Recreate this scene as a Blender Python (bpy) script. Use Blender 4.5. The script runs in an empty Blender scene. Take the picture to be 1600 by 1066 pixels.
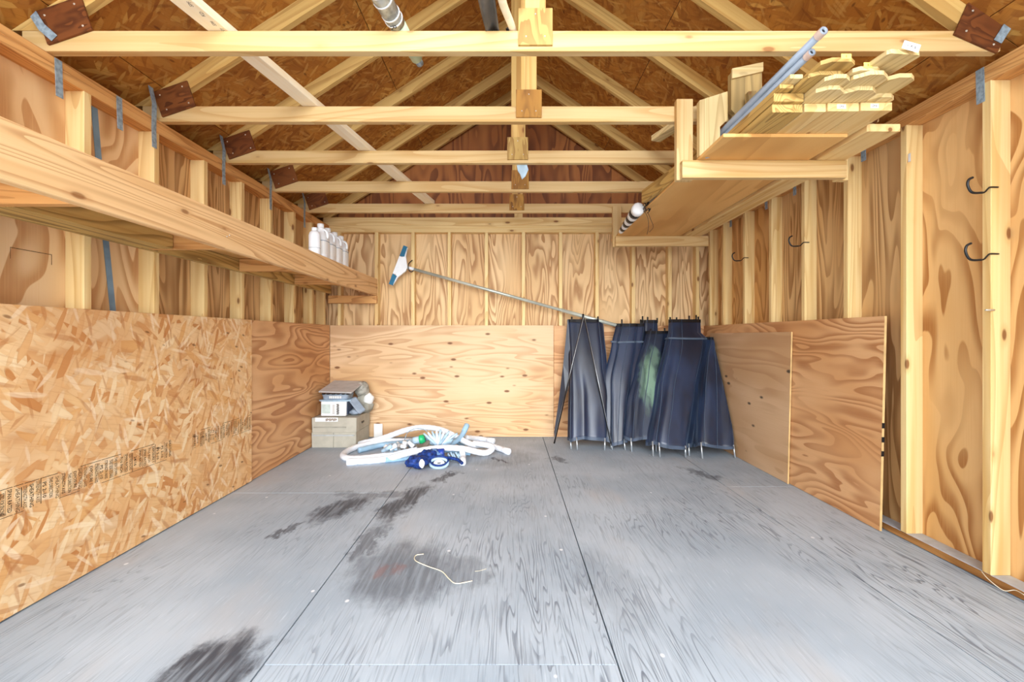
import bpy, bmesh, math, random
from mathutils import Vector, Matrix, Euler, noise
random.seed(7)
S = bpy.context.scene
C = S.collection
PI = math.pi
V = Vector
# ------------------------------------------------------------------ camera, sky, exposure
F_PX, CX, CY, CAMZ = 700.0, 796.0, 526.0, 1.106
cam_d = bpy.data.cameras.new('camera'); cam = bpy.data.objects.new('camera', cam_d); C.objects.link(cam)
cam_d.sensor_width = 36; cam_d.lens = 36*F_PX/1600
cam_d.shift_x = (800-CX)/1600; cam_d.shift_y = (CY-533)/1600
cam_d.clip_start = .02
cam.location = (0, 0, CAMZ); cam.rotation_euler = (PI/2, 0, 0)
S.camera = cam
w = bpy.data.worlds.new('sky'); S.world = w; w.use_nodes = True
bg = w.node_tree.nodes['Background']; bg.inputs[0].default_value = (.86, .94, 1, 1); bg.inputs[1].default_value = 1.65
sun_d = bpy.data.lights.new('sun', 'SUN'); sun_d.energy = 1.55; sun_d.angle = math.radians(50); sun_d.color = (.97, .98, 1)
sun = bpy.data.objects.new('sun', sun_d); C.objects.link(sun)
sun.rotation_euler = (math.radians(78), 0, math.radians(3))
S.view_settings.view_transform = 'Standard'; S.view_settings.look = 'None'
S.view_settings.gamma = 1; S.view_settings.use_curve_mapping = False
S.view_settings.exposure = 1.45
S.cycles.max_bounces = 12; S.cycles.diffuse_bounces = 8

# ------------------------------------------------------------------ node helpers
def rgb(r, g, b):      # sRGB 0-255 -> linear
    f = lambda c: (c/255/12.92) if c/255 <= .04045 else ((c/255+.055)/1.055)**2.4
    return (f(r), f(g), f(b), 1)
class M:
    def __init__(s, name):
        s.m = bpy.data.materials.new(name); s.m.use_nodes = True
        s.t = s.m.node_tree; s.b = s.t.nodes['Principled BSDF']
    def n(s, typ, ins=None, **kw):
        nd = s.t.nodes.new(typ)
        for k, v in kw.items(): setattr(nd, k, v)
        for k, v in (ins or {}).items(): s.set(nd.inputs[k], v)
        return nd
    def set(s, sock, v):
        if isinstance(v, bpy.types.NodeSocket): s.t.links.new(v, sock)
        else: sock.default_value = v
    def math(s, op, a, b=0, c=0, clamp=False):
        nd = s.t.nodes.new('ShaderNodeMath'); nd.operation = op; nd.use_clamp = clamp
        s.set(nd.inputs[0], a); s.set(nd.inputs[1], b); s.set(nd.inputs[2], c)
        return nd.outputs[0]
    def sm(s, x, a, b):    # smoothstep a..b
        nd = s.t.nodes.new('ShaderNodeMapRange'); nd.interpolation_type = 'SMOOTHSTEP'
        s.set(nd.inputs[0], x); nd.inputs[1].default_value = a; nd.inputs[2].default_value = b
        return nd.outputs[0]
    def scl(s, vec, x, y, z, rot=0):
        nd = s.t.nodes.new('ShaderNodeMapping'); s.set(nd.inputs[0], vec)
        nd.inputs[2].default_value = (0, 0, rot)
        out = nd.outputs[0]
        if rot:
            n2 = s.t.nodes.new('ShaderNodeMapping'); s.t.links.new(out, n2.inputs[0]); nd = n2; out = n2.outputs[0]
        nd.inputs[3].default_value = (x, y, z); return out
    def noise(s, vec, scale=1, detail=2, rough=.5, dist=0):
        return s.n('ShaderNodeTexNoise', {'Vector': vec, 'Scale': scale, 'Detail': detail, 'Roughness': rough, 'Distortion': dist}).outputs[0]
    def mix(s, f, a, b, typ='MIX'):
        nd = s.t.nodes.new('ShaderNodeMix'); nd.data_type = 'RGBA'; nd.blend_type = typ
        s.set(nd.inputs[0], f); s.set(nd.inputs[6], a); s.set(nd.inputs[7], b); return nd.outputs[2]
    def ramp(s, f, stops):
        nd = s.t.nodes.new('ShaderNodeValToRGB'); s.set(nd.inputs[0], f)
        e = nd.color_ramp.elements
        while len(e) > 1: e.remove(e[-1])
        e[0].position, e[0].color = stops[0]
        for p, c in stops[1:]:
            q = e.new(p); q.color = c
        return nd.outputs[0]
    def coords(s, amount=37.0):
        co = s.n('ShaderNodeTexCoord').outputs['Object']
        r = s.n('ShaderNodeObjectInfo').outputs['Random']
        a = s.math('MULTIPLY', r, amount); b = s.math('MULTIPLY', r, amount*3.7)
        cb = s.n('ShaderNodeCombineXYZ', {0: a, 1: b, 2: a}).outputs[0]
        return s.n('ShaderNodeVectorMath', {0: co, 1: cb}, operation='ADD').outputs[0], co
    def bump(s, h, strength=.3, dist=.002):
        s.set(s.b.inputs['Normal'], s.n('ShaderNodeBump', {'Height': h, 'Strength': strength, 'Distance': dist}).outputs[0])
    def out(s, col, rough=.6, spec=.3, metal=0):
        s.set(s.b.inputs['Base Color'], col); s.set(s.b.inputs['Roughness'], rough)
        s.b.inputs['Specular IOR Level'].default_value = spec; s.b.inputs['Metallic'].default_value = metal
        return s.m

def plain(name, col, rough=.5, spec=.4, metal=0, var=.12, sc=12):
    m = M(name); v, _ = m.coords()
    n = m.noise(v, sc, 3)
    c2 = tuple(min(1, x*(1-var*2)) for x in col[:3])+(1,)
    return m.out(m.mix(m.sm(n, .35, .7), col, c2), rough, spec, metal)

def lumber(name, light, mid, dark, knot=rgb(120, 66, 26), knots=1.0, lines=9, la=.45):
    m = M(name); v, _ = m.coords()
    warp = m.noise(m.scl(v, 1.1, 2, 2), 1, 2)
    s1 = m.noise(m.scl(v, .45, 16, 16), 1, 2, .5, .8)
    s2 = m.noise(m.scl(v, 1.6, 95, 95), 1, 3)
    col = m.ramp(s1, [(.28, mid), (.45, light), (.62, light), (.72, mid)])
    band = m.math('FRACT', m.math('MULTIPLY', m.noise(m.scl(v, .35, 5, 5), 1, 1, .5, .5), lines))
    col = m.mix(m.math('MULTIPLY', m.sm(band, .5, .98), la), col, dark)
    col = m.mix(m.math('MULTIPLY', m.sm(s2, .45, .75), .35), col, mid)
    col = m.mix(m.math('MULTIPLY', m.sm(warp, .5, .8), .4), col, mid)
    vo = m.n('ShaderNodeTexVoronoi', {'Vector': m.scl(v, 3.4, 8.5, 8.5), 'Scale': 1.0}).outputs['Distance']
    k = m.math('MULTIPLY', m.sm(vo, .12, .06), knots)
    ring = m.math('MULTIPLY', m.sm(vo, .24, .10), .30*knots)
    col = m.mix(ring, col, dark); col = m.mix(m.math('MULTIPLY', k, .85), col, knot)
    m.bump(m.math('ADD', s2, m.math('MULTIPLY', band, .3)), .25, .001)
    return m.out(col, .55, .3)

def plywood(name, light, mid, dark, k=11, sx=.75, sy=3.0, edge=.88, patch=None, amt=.85, fine=.25):
    m = M(name); v, co = m.coords()
    n = m.noise(m.scl(v, sx, sy, .3), 1, 2.2, .42, .35)
    f = m.math('FRACT', m.math('MULTIPLY', n, k))
    band = m.math('MULTIPLY', m.sm(f, .25, edge), m.sm(f, 1.0, .95))
    soft = m.noise(m.scl(v, .8, 2.5, 1), 1, 2)
    col = m.mix(m.sm(soft, .35, .68), light, mid)
    s2 = m.noise(m.scl(v, 3, 160, 20), 1, 2)
    brk = m.noise(m.scl(v, 1.4, 2.0, 1), 1, 1)
    col = m.mix(m.math('MULTIPLY', band, m.math('MULTIPLY', m.sm(brk, .25, .55), amt)), col, dark)
    col = m.mix(m.math('MULTIPLY', m.sm(s2, .42, .75), fine), col, mid)
    if patch:
        vo = m.n('ShaderNodeTexVoronoi', {'Vector': m.scl(v, 4, 9, .2), 'Scale': 1.0}).outputs['Distance']
        col = m.mix(m.math('MULTIPLY', m.sm(vo, .16, .07), .9), col, patch)
    m.bump(m.math('ADD', m.math('MULTIPLY', s2, .5), band), .12, .001)
    return m.out(col, .55, .3)

def osb(name, cols, dark, sc=1.0, sliver=None):
    m = M(name); v, co = m.coords()
    d = m.n('ShaderNodeTexNoise', {'Vector': v, 'Scale': 6.0*sc, 'Detail': 2.0}).outputs['Color']
    d = m.n('ShaderNodeVectorMath', {0: d, 1: (.5, .5, .5)}, operation='SUBTRACT').outputs[0]
    d = m.n('ShaderNodeVectorMath', {0: d, 3: .035}, operation='SCALE').outputs[0]
    vv = m.n('ShaderNodeVectorMath', {0: v, 1: d}, operation='ADD').outputs[0]
    col = None; hgt = None
    for i, (ang, fx, fy, th) in enumerate([(.15, 7, 26, 0), (1.15, 8, 34, .55), (-.55, 8, 36, .55), (.6, 9, 40, .6), (-1.2, 9, 46, .68), (2.0, 12, 60, .74)]):
        vo = m.n('ShaderNodeTexVoronoi', {'Vector': m.scl(vv, fx*sc, fy*sc, .4, ang), 'Scale': 1.0, 'Randomness': 1.0})
        sep = m.n('ShaderNodeSeparateColor', {0: vo.outputs['Color']})
        c = m.ramp(sep.outputs[0], [(j/(len(cols)-1), q) for j, q in enumerate(cols)])
        c = m.mix(m.math('MULTIPLY', m.sm(vo.outputs['Distance'], .35, .8), .35), c, dark)
        if col is None: col = c; hgt = sep.outputs[0]
        else:
            msk = m.math('MULTIPLY', m.math('GREATER_THAN', sep.outputs[1], th), m.sm(vo.outputs['Distance'], .62, .52))
            col = m.mix(msk, col, c); hgt = m.mix(msk, hgt, sep.outputs[0])
    for ang, fx, fy, th in ((1.35, 10, 60, .80), (.9, 9, 46, .86), (-.8, 10, 56, .88), (.2, 7, 44, .88)):
        vo = m.n('ShaderNodeTexVoronoi', {'Vector': m.scl(vv, fx*sc, fy*sc, .4, ang), 'Scale': 1.0})
        sep = m.n('ShaderNodeSeparateColor', {0: vo.outputs['Color']})
        msk = m.math('MULTIPLY', m.math('GREATER_THAN', sep.outputs[1], th), m.sm(vo.outputs['Distance'], .5, .3))
        pick = m.mix(m.math('GREATER_THAN', sep.outputs[0], .35), dark, sliver or dark)
        col = m.mix(m.math('MULTIPLY', msk, .5), col, pick)
    s2 = m.noise(m.scl(vv, 8, 130, 8, .3), 1, 2)
    col = m.mix(m.math('MULTIPLY', m.sm(s2, .5, .8), .3), col, dark)
    sp = m.n('ShaderNodeTexVoronoi', {'Vector': m.scl(vv, 6, 15, 1, .2), 'Scale': 1.0}).outputs['Distance']
    col = m.mix(m.math('MULTIPLY', m.sm(sp, .13, .06), .7), col, rgb(96, 52, 20))
    big = m.noise(v, 2.2, 2)
    col = m.mix(m.math('MULTIPLY', m.sm(big, .45, .7), .3), col, dark)
    m.bump(hgt, .35, .002)
    return m.out(col, .6, .3)

PINE = lumber('pine_lumber', rgb(236, 208, 150), rgb(222, 184, 116), rgb(196, 144, 76))
PINE_Y = lumber('yellow_pine_chord', rgb(214, 184, 132), rgb(198, 162, 102), rgb(184, 132, 66), knots=.8)
RAFT = lumber('rafter_pine', rgb(214, 180, 112), rgb(196, 152, 84), rgb(160, 112, 54))
FIR = lumber('plate_fir', rgb(220, 168, 106), rgb(202, 144, 82), rgb(156, 98, 50), knots=.6, lines=22, la=.6)
SHELF = lumber('shelf_fir', rgb(234, 194, 142), rgb(218, 168, 112), rgb(176, 118, 68), lines=24, la=.6, knots=.8)
TREAT = lumber('treated_lumber', rgb(206, 172, 104), rgb(178, 140, 76), rgb(118, 86, 42), knots=.5, lines=26, la=.7)
PICK = lumber('pale_picket', rgb(226, 204, 152), rgb(208, 182, 122), rgb(166, 134, 80), knots=.3, lines=18, la=.5)
GREYW = lumber('weathered_offcut', rgb(196, 168, 112), rgb(158, 132, 84), rgb(96, 82, 56), knots=.6)
WHITEW = lumber('whitewood_brace', rgb(254, 242, 214), rgb(250, 232, 192), rgb(236, 208, 160), knots=.1, la=.3)
PLY_L = plywood('sheathing_pale', rgb(236, 206, 162), rgb(228, 190, 138), rgb(190, 136, 84), k=10, sx=1.3, sy=2.8, amt=.85)
PLY_W = plywood('sheathing_weathered', rgb(222, 186, 134), rgb(204, 160, 104), rgb(144, 98, 54), k=16, sx=.55, sy=4.2)
PLY_B = plywood('sheathing_back', rgb(232, 200, 152), rgb(216, 178, 126), rgb(160, 112, 66), k=13, sx=.9, sy=5.0)
PLY_R = plywood('sheathing_right', rgb(230, 188, 130), rgb(216, 166, 102), rgb(164, 106, 52), k=13, sx=.9, sy=3.2, amt=.9)
PLY_P = plywood('panel_orange', rgb(224, 178, 130), rgb(210, 156, 104), rgb(168, 110, 66), k=15, sx=.8, sy=3.4)
PLY_C = plywood('panel_cream', rgb(222, 190, 150), rgb(212, 172, 124), rgb(178, 130, 88), k=12, sx=.7, sy=5, patch=rgb(110, 66, 34), amt=.6)
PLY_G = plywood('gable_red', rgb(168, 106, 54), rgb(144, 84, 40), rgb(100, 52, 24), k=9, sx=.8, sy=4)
PLY_S = plywood('rack_deck_ply', rgb(232, 186, 118), rgb(220, 166, 96), rgb(190, 132, 70), k=6, sx=.6, sy=3, amt=.45)
OSB_L = osb('osb_wall', [rgb(198, 134, 76), rgb(228, 180, 124), rgb(234, 196, 146), rgb(222, 168, 106), rgb(240, 212, 168), rgb(230, 186, 130)], rgb(178, 112, 60), sc=.72, sliver=rgb(250, 230, 196))
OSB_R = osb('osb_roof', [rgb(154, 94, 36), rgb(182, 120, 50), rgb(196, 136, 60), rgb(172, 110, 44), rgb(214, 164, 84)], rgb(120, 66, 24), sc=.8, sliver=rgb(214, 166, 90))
GUS = plywood('gusset_brown', rgb(132, 80, 40), rgb(112, 62, 30), rgb(78, 40, 20), k=5, sx=6, sy=14)
GUS_Y = plywood('gusset_yellow', rgb(196, 164, 98), rgb(180, 146, 80), rgb(146, 108, 54), k=5, sx=4, sy=14)
GUS_O = plywood('gusset_ochre', rgb(186, 138, 62), rgb(164, 112, 46), rgb(110, 70, 28), k=5, sx=4, sy=16)
EDGE = plain('ply_edge', rgb(222, 184, 124), .7)
GALV = plain('galvanised_strap', rgb(154, 174, 188), .45, .5, .1, .2, 60)
BLUEST = plain('blue_grey_strap', rgb(124, 156, 180), .5, .4, 0)
NAIL = plain('nail_steel', rgb(214, 204, 188), .35, .5, .3)
BLACK = plain('black_metal', rgb(34, 32, 32), .4, .5, .2)
BLKPL = plain('black_plastic', rgb(22, 24, 28), .4, .5)
ALU = plain('aluminium_pin', rgb(206, 214, 220), .3, .6, .6)
POLE = plain('grey_pole', rgb(208, 214, 202), .35, .5, .3, .15, 4)
EMT = plain('conduit_grey', rgb(158, 170, 186), .4, .5, .1, .12, 3)
PINKW = plain('pale_pink_cap', rgb(236, 214, 204), .5)
WHITE = plain('white_plastic', rgb(240, 243, 246), .4, .5, 0, .03)
HOSEW = plain('white_vinyl_hose', rgb(238, 244, 252), .45, .4, 0, .03)
HOSEB = plain('light_blue_hose', rgb(160, 196, 222), .45, .4, 0, .08)
LBLUE = plain('pale_blue_plastic', rgb(176, 204, 224), .4, .5, 0, .15)
NAVY = plain('navy_netting', rgb(34, 66, 140), .6, .3, 0, .35, 40)
BLUE = plain('royal_blue_plastic', rgb(36, 70, 168), .4, .5)
TEAL = plain('teal_rubber', rgb(22, 112, 150), .5, .4)
GREEN = plain('green_cap', rgb(30, 178, 110), .4, .5)
CARD = plain('cardboard', rgb(184, 180, 166), .8, .1, 0, .06)
CARD2 = plain('cardboard_darker', rgb(166, 164, 152), .8, .1, 0, .1)  # darker cardboard tone for seam, strip and wads
TAPE = plain('packing_tape', rgb(186, 190, 190), .4, .4)
GREYP = plain('grey_bin_plastic', rgb(150, 164, 180), .5, .4)
SLATE = plain('slate_panel', rgb(186, 184, 182), .6, .3, 0, .08)
PAPER = plain('paper', rgb(238, 238, 236), .7, .2, 0, .03)
INK = plain('stamp_ink', rgb(58, 48, 40), .8, .1, 0, .3, 80)
INKL = plain('faded_ink', rgb(120, 92, 64), .8, .1, 0, .3, 80)
YEL = plain('yellow_label', rgb(244, 232, 120), .6, .2, 0, .03)
TARP = plain('grey_tarp', rgb(120, 112, 104), .7, .2, 0, .2, 8)
SILV = plain('silver_wrap', rgb(196, 200, 196), .3, .6, .2, .3, 30)
PGREEN = plain('pale_green_wrap', rgb(204, 224, 190), .4, .5)
STRING = plain('cream_string', rgb(232, 222, 196), .8)
PAINTG = plain('grey_floor_paint_plate', rgb(190, 196, 204), .6, .3, 0, .08, 20)
GROUND = plain('concrete_ground', rgb(190, 188, 182), .9, .1, 0, .08, 3)

def make_floor_mat():
    m = M('weathered_grey_floor')
    p = m.n('ShaderNodeNewGeometry').outputs['Position']
    _, _ = 0, 0
    rnd = m.n('ShaderNodeObjectInfo').outputs['Random']
    off = m.n('ShaderNodeCombineXYZ', {0: m.math('MULTIPLY', rnd, 20), 1: m.math('MULTIPLY', rnd, 50), 2: 0}).outputs[0]
    q = m.n('ShaderNodeVectorMath', {0: p, 1: off}, operation='ADD').outputs[0]
    big = m.noise(p, 1.3, 3)
    col = m.mix(m.sm(big, .35, .65), rgb(180, 191, 202), rgb(160, 173, 186))
    br = m.noise(m.scl(p, 2.2, 1.0, 1), 1, 3)
    col = m.mix(m.math('MULTIPLY', m.sm(br, .55, .75), .4), col, rgb(186, 180, 176))
    # open grain: wandering dark checks that run with the sheet
    n = m.noise(m.scl(q, 5.5, .42, 1), 1, 2.6, .55, .15)
    f = m.math('FRACT', m.math('MULTIPLY', n, 34))
    chk = m.math('MULTIPLY', m.sm(f, .60, .88), m.sm(f, 1.0, .95))
    worn = m.noise(m.scl(p, 1.0, .8, 1), 1, 2)
    # most worn where people walk in, right of centre and near the opening
    sx = m.n('ShaderNodeSeparateXYZ', {0: p})
    side = m.math('ADD', m.math('MULTIPLY', m.sm(sx.outputs[0], -1.0, .5), .55), .45)
    wy = m.sm(sx.outputs[1], 4.4, 2.0)
    wmask = m.math('MULTIPLY', m.sm(worn, .32, .58), m.math('MULTIPLY', side, m.math('ADD', m.math('MULTIPLY', wy, .8), .2)))
    brk = m.noise(m.scl(q, 16, 2.6, 1), 1, 2)
    chk = m.math('MULTIPLY', chk, m.sm(brk, .36, .60))
    col = m.mix(m.math('MULTIPLY', chk, m.math('MULTIPLY', wmask, .72)), col, rgb(88, 95, 108))
    hair = m.noise(m.scl(q, 120, 4, 1), 1, 3)
    col = m.mix(m.math('MULTIPLY', m.sm(hair, .5, .72), m.math('ADD', m.math('MULTIPLY', wmask, .50), .10)), col, rgb(96, 102, 114))
    lt = m.noise(m.scl(q, 110, 9, 1), 1, 3)
    col = m.mix(m.math('MULTIPLY', m.sm(lt, .58, .78), .35), col, rgb(214, 222, 230))
    # spills, each with its own outline
    wob = m.n('ShaderNodeTexNoise', {'Vector': m.scl(p, 9, 5, 1), 'Scale': 1.0, 'Detail': 5.0, 'Roughness': .65}).outputs['Color']
    wob = m.n('ShaderNodeVectorMath', {0: wob, 1: (.5, .5, .5)}, operation='SUBTRACT').outputs[0]
    wob = m.n('ShaderNodeVectorMath', {0: wob, 3: .34}, operation='SCALE').outputs[0]
    pw = m.n('ShaderNodeVectorMath', {0: p, 1: wob}, operation='ADD').outputs[0]
    streak = m.noise(m.scl(p, 45, 4, 1), 1, 3)
    total = 0
    # x, y, rx, ry, angle, strength
    for x, y, rx, ry, a, st in [(-1.08, 2.90, .13, .26, -.5, .8), (-.70, 3.02, .10, .38, -.20, .8), (-.76, 2.42, .07, .26, -.1, .55), (-.50, 2.12, .27, .30, .2, .55),
                                (-.22, 2.12, .14, .20, .2, .4), (-.485, 3.55, .06, .17, -.4, .75), (.45, 4.03, .06, .11, .4, .6),
                                (1.55, 3.62, .06, .20, .5, .6), (-1.0, 1.50, .16, .17, -.2, .85), (-1.275, 2.58, .03, .13, -.4, .7),
                                (-.15, 4.1, .42, .32, 0, .30), (-.1, 4.02, .03, .10, .6, .8), (-.95, 3.15, .30, .06, 0, .45), (.45, 2.0, .16, .32, .1, .18)]:
        d = m.n('ShaderNodeVectorMath', {0: pw, 1: (-x, -y, 0)}, operation='ADD').outputs[0]
        d = m.scl(d, 1/rx, 1/ry, 0, -a)
        L = m.n('ShaderNodeVectorMath', {0: d}, operation='LENGTH').outputs['Value']
        total = m.math('MAXIMUM', total, m.math('MULTIPLY', m.sm(L, 1.2, .6), st))
    total = m.math('MULTIPLY', total, m.math('ADD', m.math('MULTIPLY', m.sm(streak, .3, .6), .5), .62), clamp=True)
    col = m.mix(total, col, rgb(62, 64, 72))
    red = m.n('ShaderNodeVectorMath', {0: pw, 1: (.58, -2.13, 0)}, operation='ADD').outputs[0]
    L = m.n('ShaderNodeVectorMath', {0: red}, operation='LENGTH').outputs['Value']
    col = m.mix(m.math('MULTIPLY', m.sm(L, .07, .02), .4), col, rgb(140, 86, 76))
    sp = m.n('ShaderNodeTexVoronoi', {'Vector': m.scl(p, 5, 4, 1), 'Scale': 1.0}).outputs['Distance']
    col = m.mix(m.math('MULTIPLY', m.sm(sp, .055, .03), .8), col, rgb(232, 236, 240))
    m.bump(m.math('SUBTRACT', m.math('MULTIPLY', hair, .4), m.math('MULTIPLY', chk, wmask)), .5, .003)
    return m.out(col, .62, .3)
FLOOR = make_floor_mat()

# plywood edge seen on the bottom plate: thin plies
def ply_edge_mat():
    m = M('laminated_plate_edge'); v, co = m.coords()
    z = m.n('ShaderNodeSeparateXYZ', {0: co}).outputs[2]
    y = m.n('ShaderNodeSeparateXYZ', {0: co}).outputs[1]
    f = m.math('FRACT', m.math('MULTIPLY', m.math('ADD', z, y), 170))
    n = m.noise(m.scl(v, 3, 20, 20), 1, 3)
    col = m.mix(m.sm(n, .4, .7), rgb(186, 134, 76), rgb(140, 92, 44))
    col = m.mix(m.math('MULTIPLY', m.sm(f, .6, .9), .6), col, rgb(92, 58, 28))
    return m.out(col, .7)
PLIES = ply_edge_mat()

# ------------------------------------------------------------------ object helpers
WM = {}
def link(name, me, mat4, parent=None, mats=()):
    o = bpy.data.objects.new(name, me); C.objects.link(o)
    for mm in mats:
        if mm.name not in [x.name for x in me.materials if x]: me.materials.append(mm)
    WM[o] = mat4.copy()
    if parent is not None:
        o.parent = parent; o.matrix_basis = WM[parent].inverted() @ mat4
    else: o.matrix_basis = mat4
    return o
def thing(name, label=None, cat=None, loc=(0, 0, 0), group=None, kind=None):
    o = bpy.data.objects.new(name, None); C.objects.link(o); o.empty_display_size = .1
    o.matrix_basis = Matrix.Translation(loc); WM[o] = o.matrix_basis.copy()
    return tag(o, label, cat, group, kind)
def tag(o, label=None, cat=None, group=None, kind=None):
    if label: o['label'] = label
    if cat: o['category'] = cat
    if group: o['group'] = group
    if kind: o['kind'] = kind
    return o
CACHE = {}
def box_mesh(L, W_, T, bev, mat):
    key = (round(L, 4), round(W_, 4), round(T, 4), bev, mat.name)
    if key in CACHE: return CACHE[key]
    bm = bmesh.new(); bmesh.ops.create_cube(bm, size=1)
    bmesh.ops.scale(bm, vec=(L, W_, T), verts=bm.verts)
    if bev: bmesh.ops.bevel(bm, geom=bm.edges[:], offset=bev, segments=1, affect='EDGES')
    me = bpy.data.meshes.new('box'); bm.to_mesh(me); bm.free(); me.materials.append(mat)
    CACHE[key] = me; return me
def frame(c, x, z):
    x = V(x).normalized(); z = V(z); z = (z - x*z.dot(x)).normalized(); y = z.cross(x)
    m = Matrix.Identity(4)
    for i in range(3): m[i][0], m[i][1], m[i][2], m[i][3] = x[i], y[i], z[i], c[i]
    return m
def board(name, mat, p0, p1, w_, t, up, parent=None, bev=.002):
    p0, p1 = V(p0), V(p1)
    return link(name, box_mesh((p1-p0).length, w_, t, bev, mat), frame((p0+p1)/2, p1-p0, up), parent)
def box(name, mat, lo, hi, parent=None, grain=0, bev=.002):
    """axis-aligned board; grain = index of the long axis"""
    lo, hi = V(lo), V(hi); c = (lo+hi)/2; d = hi-lo
    x = V((0, 0, 0)); x[grain] = 1
    others = [i for i in range(3) if i != grain]
    ti = min(others, key=lambda i: d[i]); z = V((0, 0, 0)); z[ti] = 1
    wi = [i for i in others if i != ti][0]
    return link(name, box_mesh(d[grain], d[wi], d[ti], bev, mat), frame(c, x, z), parent)
def mesh_obj(name, verts, faces, mat, parent=None, smooth=False, mat4=None, mats=None, fm=None):
    me = bpy.data.meshes.new(name); c = V((0, 0, 0))
    if mat4 is None:
        for v in verts: c += V(v)
        c /= len(verts); mat4 = Matrix.Translation(c); verts = [tuple(V(v)-c) for v in verts]
    me.from_pydata([tuple(v) for v in verts], [], faces)
    for mm in (mats or [mat]): me.materials.append(mm)
    if fm: me.polygons.foreach_set('material_index', fm)
    if smooth: me.polygons.foreach_set('use_smooth', [True]*len(me.polygons))
    me.update()
    return link(name, me, mat4, parent)
def prism(name, mat, pts, y0, y1, ang, parent=None):
    """polygon in world XZ, extruded from y0 to y1; local x runs at angle ang in XZ"""
    cx = sum(p[0] for p in pts)/len(pts); cz = sum(p[1] for p in pts)/len(pts)
    f = frame(V((cx, (y0+y1)/2, cz)), (math.cos(ang), 0, math.sin(ang)), (0, -1, 0))
    inv = f.inverted(); n = len(pts)
    vs = [inv @ V((p[0], y, p[1])) for y in (y0, y1) for p in pts]
    fs = [tuple(range(n)), tuple(range(2*n-1, n-1, -1))] + [(i, n+i, n+(i+1) % n, (i+1) % n) for i in range(n)]
    o = mesh_obj(name, vs, fs, mat, parent, mat4=f)
    bm = bmesh.new(); bm.from_mesh(o.data); bmesh.ops.recalc_face_normals(bm, faces=bm.faces[:]); bm.to_mesh(o.data); bm.free()
    return o
def catmull(P, n):
    out = []; P = [V(p) for p in P]; Q = [2*P[0]-P[1]]+P+[2*P[-1]-P[-2]]
    for i in range(1, len(Q)-2):
        a, b, c, d = Q[i-1:i+3]
        for k in range(n):
            t = k/n
            out.append(.5*((2*b)+(c-a)*t+(2*a-5*b+4*c-d)*t*t+(3*b-a-3*c+d)*t**3))
    out.append(P[-1]); return out
def tube_data(path, r, seg=10, cap=True):
    n = len(path); rs = r if isinstance(r, (list, tuple)) else [r]*n
    T = [(path[min(i+1, n-1)]-path[max(i-1, 0)]).normalized() for i in range(n)]
    u = T[0].orthogonal().normalized(); vs = []; fs = []
    for i in range(n):
        u = (u-T[i]*u.dot(T[i])).normalized(); w_ = T[i].cross(u)
        for k in range(seg):
            a = 2*PI*k/seg; vs.append(path[i]+(u*math.cos(a)+w_*math.sin(a))*rs[i])
    for i in range(n-1):
        for k in range(seg):
            fs.append((i*seg+k, i*seg+(k+1) % seg, (i+1)*seg+(k+1) % seg, (i+1)*seg+k))
    if cap: fs += [tuple(range(seg-1, -1, -1)), tuple((n-1)*seg+k for k in range(seg))]
    return vs, fs
def tube(name, mat, pts, r, parent=None, n=6, seg=10, smooth_path=True, cap=True):
    path = catmull(pts, n) if smooth_path and len(pts) > 2 else [V(p) for p in pts]
    if isinstance(r, (list, tuple)) and len(r) != len(path):
        k = len(r)-1; r = [r[min(int(i/(len(path)-1)*k), k-1)]*(1-(i/(len(path)-1)*k-min(int(i/(len(path)-1)*k), k-1)))+r[min(int(i/(len(path)-1)*k), k-1)+1]*(i/(len(path)-1)*k-min(int(i/(len(path)-1)*k), k-1)) for i in range(len(path))]
    vs, fs = tube_data(path, r, seg, cap)
    return mesh_obj(name, vs, fs, mat, parent, True)
def loft(name, mat, rings, parent=None, seg=24, cap=True, smooth=True):
    """rings: (cx, cy, z, rx, ry, exponent)"""
    vs = []; fs = []
    for cx, cy, z, rx, ry, e in rings:
        for k in range(seg):
            a = 2*PI*k/seg; c, s = math.cos(a), math.sin(a)
            vs.append((cx+rx*math.copysign(abs(c)**(2/e), c), cy+ry*math.copysign(abs(s)**(2/e), s), z))
    for i in range(len(rings)-1):
        for k in range(seg): fs.append((i*seg+k, i*seg+(k+1) % seg, (i+1)*seg+(k+1) % seg, (i+1)*seg+k))
    if cap: fs += [tuple(range(seg-1, -1, -1)), tuple((len(rings)-1)*seg+k for k in range(seg))]
    return mesh_obj(name, vs, fs, mat, parent, smooth)
def text(name, s, size, mat4, mat, parent=None, sx=1.0, bold=0):
    cu = bpy.data.curves.new(name, 'FONT'); cu.body = s; cu.size = size; cu.align_x = 'CENTER'; cu.align_y = 'CENTER'
    cu.resolution_u = 2; cu.offset = bold
    to = bpy.data.objects.new(name, cu); C.objects.link(to)
    dg = bpy.context.evaluated_depsgraph_get(); me = bpy.data.meshes.new_from_object(to.evaluated_get(dg))
    bpy.data.objects.remove(to); me.materials.clear(); me.materials.append(mat)
    for v in me.vertices: v.co.x *= sx
    return link(name, me, mat4, parent)
def nail(c, normal, parent, r=.0045):
    f = frame(V(c), V(normal).orthogonal(), normal)
    key = ('nail', r)
    if key not in CACHE:
        bm = bmesh.new(); bmesh.ops.create_cone(bm, cap_ends=True, segments=8, radius1=r, radius2=r*.6, depth=.003)
        me = bpy.data.meshes.new('nail'); bm.to_mesh(me); bm.free(); me.materials.append(NAIL); CACHE[key] = me
    return link('nail', CACHE[key], f, parent)
def P(px, py, Y): return V(((px-CX)*Y/F_PX, Y, CAMZ+(CY-py)*Y/F_PX))
def FL(px, py, z=0):
    Y = (CAMZ-z)*F_PX/(py-CY); return V(((px-CX)*Y/F_PX, Y, z))

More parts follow.
